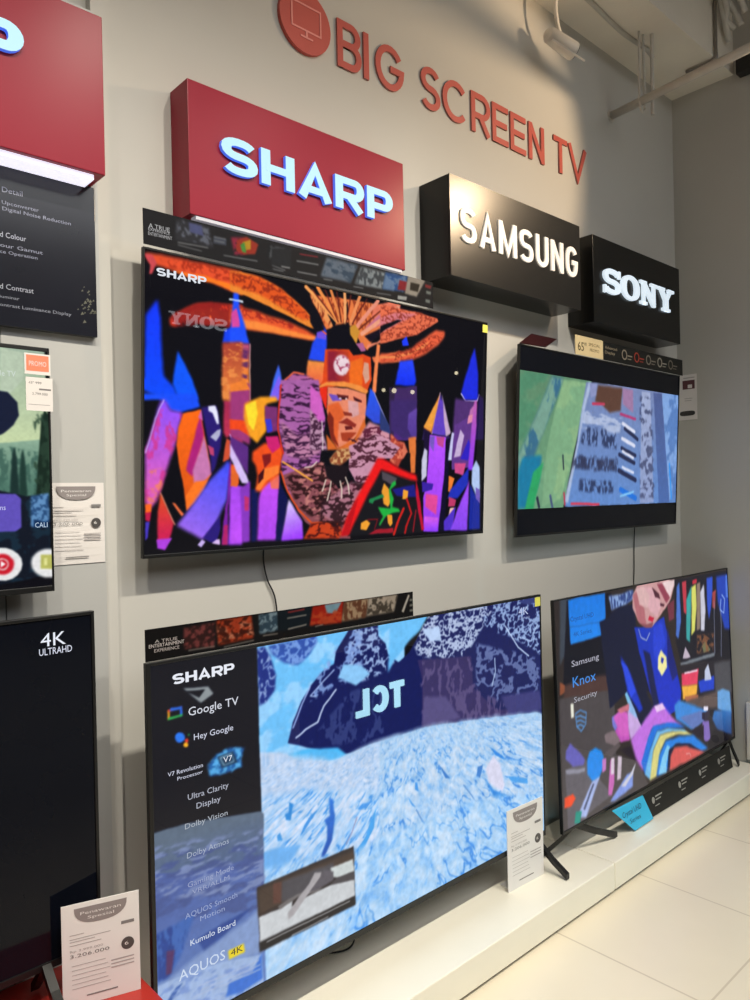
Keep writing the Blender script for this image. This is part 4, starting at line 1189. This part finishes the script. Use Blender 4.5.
letters(t, 'SHARP', .099, .146, .688, .107, -.101, .012, 'signwhite', 'signside', WIDE)
t = signbox('red sign box cut by the left picture edge, bright strip beneath', -.059, .795, 2.427, 2.826, .105, 'red', back=.05, led=(.03, .83, -.030, .012, .06))
letters(t, 'SHARP', -.03, .185, .69, .107, -.105, .012, 'signwhite', 'signside', WIDE)
t = signbox('black sign box with cream unlit condensed lettering, between red box and smaller black box', 2.100, 2.970, 2.418, 2.794, .150, 'black')
MB().box(0, .87, -.156, -.1502, 0, .376, 'samsung').build('front_panel', t)
letters(t, 'SAMSUNG', .052, .136, .79, .132, -.156, .006, 'samw', 'samw', COND)
# black box with slab-serif letters
t = signbox('black sign box with glowing white slab lettering nearest the corner', 3.104, 3.968, 2.39, 2.795, .14, 'black')
def slab(ch, x, w, h, t0, y, d, face, parent):
    tx = w * .25; tz = h * .13; mb = MB(); R = lambda pts, a, b, cl=False: mb.ribbon([(x + p, t0 + q) for p, q in pts], a, b, y - d, y, face, None, cl)
    sf = tz * .95
    if ch == 'S':
        for pts, cl in glyph('S', w, h, tx, tz * 1.4, .85): R(pts, tx, tz * 1.4)
        R([(w * .93, h * .70), (w * .93, h)], w * .12, tz); R([(w * .07, 0), (w * .07, h * .3)], w * .12, tz)
    if ch == 'O': R(glyph('O', w, h, tx, tz, .9)[0][0], tx * 1.05, tz * 1.2, True)
    if ch == 'N':
        R([(w * .20, 0), (w * .20, h)], tx * .55, tz); R([(w * .80, 0), (w * .80, h)], tx * .55, tz); R([(w * .2, h * .93), (w * .8, h * .07)], tx * 1.0, tz * 1.5)
        R([(0, h - sf / 2), (w * .36, h - sf / 2)], 0.01, sf); R([(w * .62, h - sf / 2), (w, h - sf / 2)], .01, sf); R([(0, sf / 2), (w * .38, sf / 2)], .01, sf)
    if ch == 'Y':
        R([(w * .2, h * .97), (w * .5, h * .45)], tx, tz); R([(w * .8, h * .97), (w * .5, h * .45)], tx * .7, tz); R([(w * .5, h * .5), (w * .5, 0)], tx, tz)
        R([(0, h - sf / 2), (w * .42, h - sf / 2)], 0.01, sf); R([(w * .62, h - sf / 2), (w, h - sf / 2)], .01, sf); R([(w * .26, sf / 2), (w * .74, sf / 2)], .01, sf)
    return mb.build('sign_letter', parent)
def slabword(parent, x, z, w, h, y, d, face, mirror=False):
    ws = [1.0, 1.15, 1.15, 1.15]; k = w / (sum(ws) + .06 * 3)
    for c, q in zip('SONY', ws):
        slab(c, x, q * k, h, z, y, d, face, parent); x += (q + .06) * k
slabword(t, .078, .150, .70, .118, -.14, .012, 'sonyw')

# ------------------------------------------------------------------ red wall lettering and round emblem
t = thing('wall_lettering', 'red cut-out BIG SCREEN TV lettering high on the grey wall', 'lettering', (0, 0, 3.107))
LET = [('B', 1.698, 1.812), ('I', 1.822, 1.850), ('G', 1.878, 2.030), ('S', 2.117, 2.232), ('C', 2.240, 2.403), ('R', 2.415, 2.545), ('E', 2.553, 2.668), ('E', 2.678, 2.795), ('N', 2.812, 2.936), ('T', 3.006, 3.125), ('V', 3.128, 3.292)]
for c, a, b in LET:
    mb = MB()
    for pts, cl in glyph(c, b - a - .006, .166, .025, .024, 1.0):
        mb.ribbon([(a + p, q) for p, q in pts], .025, .024, -.008, -.0005, 'redletter', 'redside', cl)
    mb.build('letter', t)
t = thing('round_wall_emblem', 'red disc with a line drawing of a television, left of the wall lettering', 'emblem', (1.556, 0, 3.197))
MB().prism(arc(0, 0, .107, .107, 0, 350, 35), -.014, -.0005, 'redletter').build('disc', t)
mb = MB().ribbon([(-.058, -.032), (.062, -.032), (.062, .052), (-.058, .052)], .006, .006, -.0155, -.0142, inkmat('e09088'), None, True)
mb.ribbon([(.002, -.035), (.002, -.052)], .008, .008, -.0155, -.0142, inkmat('e09088')); mb.ribbon([(-.024, -.055), (.028, -.055)], .006, .006, -.0155, -.0142, inkmat('e09088'))
mb.build('television_symbol', t)['label'] = 'pale pink line drawing of a television'

# ------------------------------------------------------------------ printed promo strips on top of the sets
def strip(label, key, x0, x1, z0, z1, y):
    t = thing('promotional_strip', label, 'promotional strip', ((x0 + x1) / 2, y, z0)); w = x1 - x0
    MB().box(-w / 2, w / 2, .0004, .0025, 0, z1 - z0, 'strip').build('card', t)
    picture('print', key, -w / 2, w / 2, 0, z1 - z0, 0, 700, 'print', t, bg='1c1c1e', gain=.38, warp=.4)
    captions(t, key, lambda X, Z: (X - (x0 + x1) / 2, Z - z0), -.0006, name='printed_text', ink=True)
strip('long black promotional strip on top of the headdress television', 'TA', .905, 2.026, 2.286, 2.381, -.13)
strip('dark promotional strip with red pictures on top of the glacier television', 'TC', .827, 1.766, 1.206, 1.286, -.25)
# strip with icons, gold card and slanted card on the parade television
t = thing('promotional_strip', 'brown-black promotional strip with icons on top of the parade television', 'promotional strip', (3.20, -.124, 2.2275))
MB().box(0, .82, 0, .002, 0, .085, 'strip').build('card', t)
MB().text('Advanced', .02, .055, .11, .014, -.0006, inkmat('a09078')).text('Display', .02, .032, .09, .014, -.0006, inkmat('a09078')).build('printed_text', t)
for i, c in enumerate(('8c8070', 'a03828', '80786c', '9a9488', '70685c')):
    x = .20 + i * .12; mb = MB()
    mb.ribbon(arc(x, .045, .022, .022, 0, 340, 17), .007, .007, -.001, -.0004, inkmat(c), None, True); mb.box(x + .03, x + .075, -.0008, -.0003, .04, .046, inkmat(c)); mb.box(x + .03, x + .065, -.0008, -.0003, .026, .03, inkmat(c))
    mb.build('printed_icon', t)
t = thing('gold_card', 'gold promotional card at the left end of the icon strip', 'card', (2.965, -.126, 2.2275))
MB().box(0, .235, 0, .002, 0, .088, 'gold').build('card', t)
MB().text('65"', .02, .02, .07, .04, -.0006, inkmat('3c2c10')).text('SPECIAL', .11, .05, .1, .014, -.0006, inkmat('6c5020')).text('PROMO', .12, .025, .08, .014, -.0006, inkmat('6c5020')).build('printed_text', t)
t = thing('leaning_card', 'dark maroon card leaning back on the top left corner of the parade television', 'card', (0, 0, 0))
MB().add([(2.556, -.120, 2.228), (2.745, -.120, 2.233), (2.905, -.070, 2.296), (2.712, -.070, 2.296), (2.556, -.118, 2.226), (2.745, -.118, 2.231), (2.905, -.068, 2.294), (2.712, -.068, 2.294)],
         [(0, 1, 2, 3), (7, 6, 5, 4), (0, 4, 5, 1), (1, 5, 6, 2), (2, 6, 7, 3), (3, 7, 4, 0)], 'maroon').build('card', t)
# strip and blue card at the foot of the lower right television
t = thing('promotional_strip', 'low black strip with white icons along the foot of the rainbow shirt television', 'promotional strip', (3.13, -.325, .124), (-.16, 0, 0))
MB().box(0, .95, 0, .002, 0, .112, 'strip').build('card', t)
mb = MB()
for x in (.10, .36, .58, .80):
    mb = MB()
    mb.prism(arc(x, .066, .012, .015, 0, 330, 11), -.001, -.0004, 'whiteink'); mb.box(x + .022, x + .085, -.001, -.0004, .074, .080, 'whiteink'); mb.box(x + .022, x + .07, -.001, -.0004, .060, .065, 'whiteink'); mb.box(x + .01, x + .05, -.001, -.0004, .036, .040, 'whiteink')
    mb.build('printed_icon', t)
t = thing('blue_card', 'bright blue card leaning at the left end of the low icon strip', 'card', (2.965, -.338, .124), (-.20, 0, 0))
MB().add([(.055, 0, 0), (.22, 0, .003), (.17, 0, .118), (-.09, 0, .125), (.055, .002, 0), (.22, .002, .003), (.17, .002, .118), (-.09, .002, .125)],
         [(0, 1, 2, 3), (7, 6, 5, 4), (0, 4, 5, 1), (1, 5, 6, 2), (2, 6, 7, 3), (3, 7, 4, 0)], 'blue').build('card', t)
MB().text('Crystal UHD', -.02, .072, .16, .024, -.0008, 'navyink').text('Series', .03, .036, .09, .020, -.0008, 'navyink').build('printed_text', t)

# ------------------------------------------------------------------ papers, price cards, info board
def price_print(w, h, t, y, red=False):
    mb = MB(); cx = w * .5
    pts = [(cx - w * .34, h * .955)] + arc(cx, h * .955, w * .34, h * .165, 180, 360, 16, .8)[1:-1] + [(cx + w * .34, h * .955)]
    mb.prism(pts, y - .0004, y, inkmat('8c8484'))
    mb.text('Penawaran', cx - w * .26, h * .885, w * .52, h * .03, y - .0007, 'paper2').text('Spesial', cx - w * .17, h * .835, w * .34, h * .028, y - .0007, 'paper2')
    mb.prism(arc(w * .84, h * .50, w * .085, w * .085, 0, 345, 20), y - .0004, y, inkmat('4c4848')).text('6', w * .80, h * .485, w * .05, h * .035, y - .0007, 'paper2')
    mb.box(w * .76, w * .93, y - .0004, y, h * .70, h * .73, 'ink')
    for i, (a, b, z) in enumerate(((.1, .28, .70), (.1, .62, .66), (.1, .42, .635), (.1, .5, .60))): mb.box(w * a, w * b, y - .0004, y, h * z, h * (z + .006), 'inkl')
    mb.text('Rp 3.999.000', w * .1, h * .535, w * .42, h * .022, y - .0004, 'inkl').text('3.206.000', w * .1, h * .48, w * .5, h * .034, y - .0004, 'ink')
    for i in range(6): mb.box(w * .12, w * (.55 + .03 * (i % 3)), y - .0004, y, h * (.40 - i * .045), h * (.404 - i * .045), 'inkl')
    for i in range(3): mb.box(w * .62, w * .92, y - .0004, y, h * (.36 - i * .035), h * (.372 - i * .035), 'inkl')
    mb.box(w * .3, w * .7, y - .0004, y, h * .08, h * .092, 'ink')
    return mb.build('printed_text', t)
def card(label, x0, y0, x1, y1, z0, h, m='paper2', base=True):
    ang = math.atan2(y1 - y0, x1 - x0); w = math.hypot(x1 - x0, y1 - y0)
    t = thing('price_card', label, 'price card', (x0, y0, z0), (0, 0, ang))
    MB().box(0, w, 0, .003, 0, h, m).build('sheet', t)
    if base: MB().box(w * .1, w * .9, .003, .06, 0, .003, m).build('card_base', t)
    price_print(w, h, t, -.0002)
card('white price card standing on the platform before the glacier television', 2.224, -.262, 2.435, -.272, .1205, .302)
card('white price card standing on the red plinth', .615, -.235, .778, -.288, .4405, .236)
t = thing('price_sheet', 'creased white price sheet taped to the grey cladding below the info board', 'price sheet', (.666, -.0525, 1.446))
mb = MB(); n = 10
for i in range(n):
    a, b = i / n, (i + 1) / n; f = lambda s: -.0035 * abs(math.sin(s * 6.5)); mb.add([(0, f(a), .209 * a), (.148, f(a) * .2, .209 * a), (.148, f(b) * .2, .209 * b), (0, f(b), .209 * b)], [(0, 1, 2, 3)], 'paper')
sh = mb.build('sheet', t); so = sh.modifiers.new('thick', 'SOLIDIFY'); so.thickness = .0006; so.offset = -1
price_print(.148, .209, t, -.0042)
t = thing('price_tag', 'small orange printed tag on the top corner of the forest television', 'price tag', (.598, -.1275, 1.913))
MB().box(0, .060, 0, .001, 0, .050, 'paper').build('sheet', t)
MB().box(.004, .056, -.0003, 0, .008, .046, 'orange').text('PROMO', .01, .02, .04, .012, -.0008, 'paper').build('printed_text', t)
t = thing('price_tag', 'small white price tag below the orange one on the forest television', 'price tag', (.600, -.1275, 1.826))
MB().box(0, .062, 0, .001, 0, .080, 'paper').build('sheet', t)
MB().text('43" 999', .006, .064, .03, .006, -.0003, 'ink').text('2.799.000', .014, .038, .036, .006, -.0003, 'ink').box(.005, .055, -.0003, 0, .014, .0155, 'inkl').box(.03, .058, -.0003, 0, .05, .054, 'ink').build('printed_text', t)
t = thing('notice_sheet', 'small white notice with dark picture on the right wall beside the parade television', 'notice', (4.2185, .0, 2.003), (0, 0, -math.pi / 2))
MB().box(.004, .112, -.001, 0, 0, .258, 'paper').build('sheet', t)
MB().box(.03, .10, -.0015, -.001, .175, .225, inkmat('583038')).box(.06, .085, -.0018, -.0015, .18, .20, 'paper').box(.035, .10, -.0015, -.001, .236, .242, 'inkl').prism(arc(.055, .038, .044, .014, 0, 345, 20, .6), -.0015, -.001, inkmat('3c3a38')).box(.04, .085, -.0015, -.001, .12, .124, 'inkl').box(.04, .08, -.0015, -.001, .108, .112, 'inkl').build('printed_text', t)
t = thing('information_board', 'glossy black information board under the cut-off red sign box', 'board', (-.07, -.0505, 2.034))
MB().box(0, .870, -.0195, 0, 0, .39, 'board').build('panel', t, bevel=.001)
captions(t, 'BD', lambda X, Z: (X + .07, Z - 2.034), -.0199, name='printed_text', ink=True)
mb = MB(); rs = random.Random(4)
for i in range(26):
    a = rs.gauss(0, .012); b = rs.gauss(0, .024); s = .002 + rs.random() * .003
    mb.prism([(.845 + a - s, .085 + b - s), (.845 + a + s, .085 + b - s * .4), (.845 + a, .085 + b + s)], -.0199, -.0196, inkmat('5c5c50'))
mb.build('printed_tree', t)

# ------------------------------------------------------------------ cables
def cable(label, pts, r=.0026):
    return tag(MB().tube(pts, r, 'cable', 8).build('power_cable', smooth=True), label, 'cable')
def curve_pts(P, n=8):
    out = []; P = [Vector(p) for p in P]
    for i in range(len(P) - 1):
        a = P[max(i - 1, 0)]; b = P[i]; c = P[i + 1]; d = P[min(i + 2, len(P) - 1)]
        for k in range(n):
            s = k / n; out.append(.5 * (2 * b + (c - a) * s + (2 * a - 5 * b + 4 * c - d) * s * s + (3 * b - a - 3 * c + d) * s ** 3))
    return out + [P[-1]]
cable('black cable hanging down the wall under the headdress television', curve_pts([(1.345, -.02, 1.50), (1.340, -.012, 1.42), (1.355, -.008, 1.35), (1.385, -.008, 1.28), (1.392, -.008, 1.15), (1.38, -.008, .95), (1.40, -.05, .6)]))
cable('black cable hanging down the wall under the parade television', curve_pts([(3.665, -.02, 1.47), (3.672, -.008, 1.35), (3.665, -.008, 1.2), (3.66, -.008, 1.0), (3.66, -.05, .6)]))
cable('black cable lying on the platform beneath the glacier television', curve_pts([(1.44, -.03, .150), (1.48, -.06, .128), (1.53, -.10, .126), (1.58, -.11, .126), (1.62, -.09, .14), (1.66, -.06, .18), (1.66, -.05, .30)], 8), .003)

# ------------------------------------------------------------------ pipes and fittings at the ceiling
t = thing('ceiling_pipe', 'round grey pipe crossing below the beam towards the display wall', 'pipe', (3.39, 0, 3.46))
MB().tube([(.17, 0, .08), (.0, -.30, .02), (0, -1.3, -.01)] if False else [(.15, -.003, .075), (-.27, -1.3, -.095)], .020, 'pipe', 16).build('pipe_tube', t, smooth=True)
MB().prism(arc(0, 0, .034, .034, 0, 345, 20), -.004, .0, 'pipe').build('wall_flange', t, loc=(.15, 0, .075))
def hanger(x, y, z0, z1, t):
    mb = MB()
    mb.tube([(x - .02, y, z1), (x - .026, y, z0 + .03), (x - .024, y, z0 - .03), (x, y, z0 - .05), (x + .024, y, z0 - .03), (x + .026, y, z0 + .03), (x + .02, y, z1)], .006, 'pipe', 8)
    mb.tube([(x + .05, y - .03, z1), (x + .045, y - .03, z0 - .06)], .009, 'pipe', 8)
    mb.build('pipe_hanger', t)
hanger(.095, -.20, .048, .384, t)
tag(MB().tube(curve_pts([(3.0, -.175, 3.836), (3.1, -.17, 3.836), (3.4, -.15, 3.836), (3.62, -.16, 3.834), (3.66, -.17, 3.80)]), .011, 'pipe', 10).build('conduit', smooth=True), 'thin painted conduit running along the underside of the ceiling beam', 'conduit')
tag(MB().tube(curve_pts([(3.97, -.357, 4.55), (3.97, -.357, 4.2), (3.97, -.357, 3.9), (3.97, -.345, 3.832), (3.97, -.20, 3.832)]), .009, 'steel', 10).build('conduit', smooth=True), 'thin dark conduit running down the face of the beam', 'conduit')
mb = MB()
rs = random.Random(8)
for k in range(4):
    a = [(3.72 + .10 * k * .5, -.40, 4.34 - .02 * k)]
    for j in range(6): a.append((3.74 + .075 * j + rs.uniform(-.03, .03), -.40 - .03 * math.sin(j + k) - .01 * k, 4.30 - .065 * j + rs.uniform(-.02, .02) + .03 * k))
    mb.tube(curve_pts(a, 5), .016, 'pipe', 8)
tag(mb.build('hose_bundle', smooth=True), 'bundle of looped pale hoses on the face of the beam', 'hose')
mb = MB().box(-.06, .0, -.05, .05, -.05, .05, 'cable')
tag(mb.build('black_ceiling_fixture', bevel=.004, loc=(4.219, -.43, 3.86)), 'small black box fixed high on the right wall', 'fixture')
# spotlight on a curved arm
t = thing('spotlight', 'white spotlight on a curved arm below the beam, beside its own shadow', 'spotlight', (2.875, -.125, 3.845))
MB().box(-.035, .035, -.03, .03, -.018, 0, 'whitep').build('mounting_base', t, bevel=.004)
MB().tube(curve_pts([(.03, 0, -.01), (.0, 0, -.05), (-.008, 0, -.11), (.005, 0, -.17), (.03, 0, -.215)]), .009, 'whitep', 10).build('arm', t, smooth=True)
MB().tube([(-.055, .02, -.222), (-.045, .018, -.225), (-.04, .016, -.226), (.07, -.03, -.275), (.08, -.034, -.279)], [.018, .028, .034, .040, .036], 'whitep', 20).build('lamp_head', t, smooth=True)
MB().tube([(.0805, -.0342, -.2795), (.083, -.0352, -.2806)], .033, 'dark', 18).build('lens', t)
MB().tube([(-.055, -.01, -.265), (-.02, -.03, -.285), (.04, -.055, -.31), (.095, -.075, -.33)], .0045, 'whitep', 8).build('yoke', t)

# wall socket box low on the right wall
t = thing('socket_box', 'pale wall box with sockets low on the right wall by the platform', 'socket', (4.2195, -.40, .14))
MB().box(-.02, 0, -.05, .05, 0, .31, 'whitep').build('box_body', t, bevel=.004)
for z in (.08, .22): MB().tube([(-.0205, 0, z), (-.0215, 0, z)], .022, 'wall_right', 16).build('socket', t)

# ------------------------------------------------------------------ across the aisle (seen as reflections in the screens)
t = thing('display_counter', 'low dark counter across the aisle with glowing white letters mirrored in glacier screen', 'counter', (3.17, -1.96, 0))
MB().box(-.40, .40, -.30, -.0, 0, .60, 'black').build('counter_body', t, bevel=.005)
ls, k = logo_letters('TCL', -.215, .41, .16, BLOCK)
for c, lx, lw in ls:
    mb = MB()
    for pts, cl in glyph(c, lw, .165, .045, .038, .95):
        mb.ribbon([(-(lx + a), .26 + b) for a, b in pts], .045, .038, .012, 0, 'tclw', 'tclw', cl)
    mb.build('sign_letter', t)
t = thing('hanging_sign', 'black hanging sign with pale letters mirrored in the headdress television', 'sign', (3.2, -4, 2.55), (0, 0, math.pi))
MB().box(-.55, .55, 0, .08, 0, .35, 'black').build('box_body', t, bevel=.003)
slabword(t, -.30, .10, .55, .10, 0, .01, mat('pale_letter', (.6, .6, .6), .4, emit='c8d0d8', estr=8))
MB().tube([(-.4, .04, .34), (-.4, .04, 2.04)], .006, 'metal', 6).tube([(.4, .04, .34), (.4, .04, 2.04)], .006, 'metal', 6).build('hanging_rod', t)
first = None
for i, (x, y, z, s) in enumerate(((9.9, -7, 2.98, .03), (8.43, -7, 2.56, .04), (8.85, -7, 2.57, .035), (8.2, -7, 2.55, .03), (11.6, -6.8, 2.72, .07), (15.6, -6.7, 2.95, .06), (12.9, -6.6, 2.9, .05))):
    lab = ['highest and smallest pendant lamp far across the shop', 'second pendant lamp from the left in the low row across the shop', 'third pendant lamp of the low row across the shop', 'leftmost pendant lamp of the low row across the shop',
           'large pendant lamp far across the shop, left of two large ones', 'rightmost pendant lamp far across the shop', 'middle pendant lamp between the two large ones across the shop'][i]
    p = thing('pendant_lamp', lab, 'lamp', (x, y, z), group='pendant lamps across the shop')
    mb = MB()
    rings = [[(s * math.cos(a) * math.cos(q), s * math.cos(a) * math.sin(q), s * math.sin(a)) for q in [math.pi * k / 6 for k in range(12)]] for a in [math.radians(g) for g in (-85, -55, -25, 5, 35, 65, 85)]]
    vs = [v for rg in rings for v in rg]; fs = [(r * 12 + k, r * 12 + (k + 1) % 12, r * 12 + 12 + (k + 1) % 12, r * 12 + 12 + k) for r in range(6) for k in range(12)]
    mb.add(vs, fs + [tuple(range(11, -1, -1)), tuple(range(72, 84))], 'lamp'); mb.build('bulb', p, smooth=True)
    MB().tube([(0, 0, s * .9), (0, 0, s + .06)], s * .5, 'metal', 10).tube([(0, 0, s), (0, 0, 4.6 - z)], .005, 'cable', 6).build('lamp_holder', p)
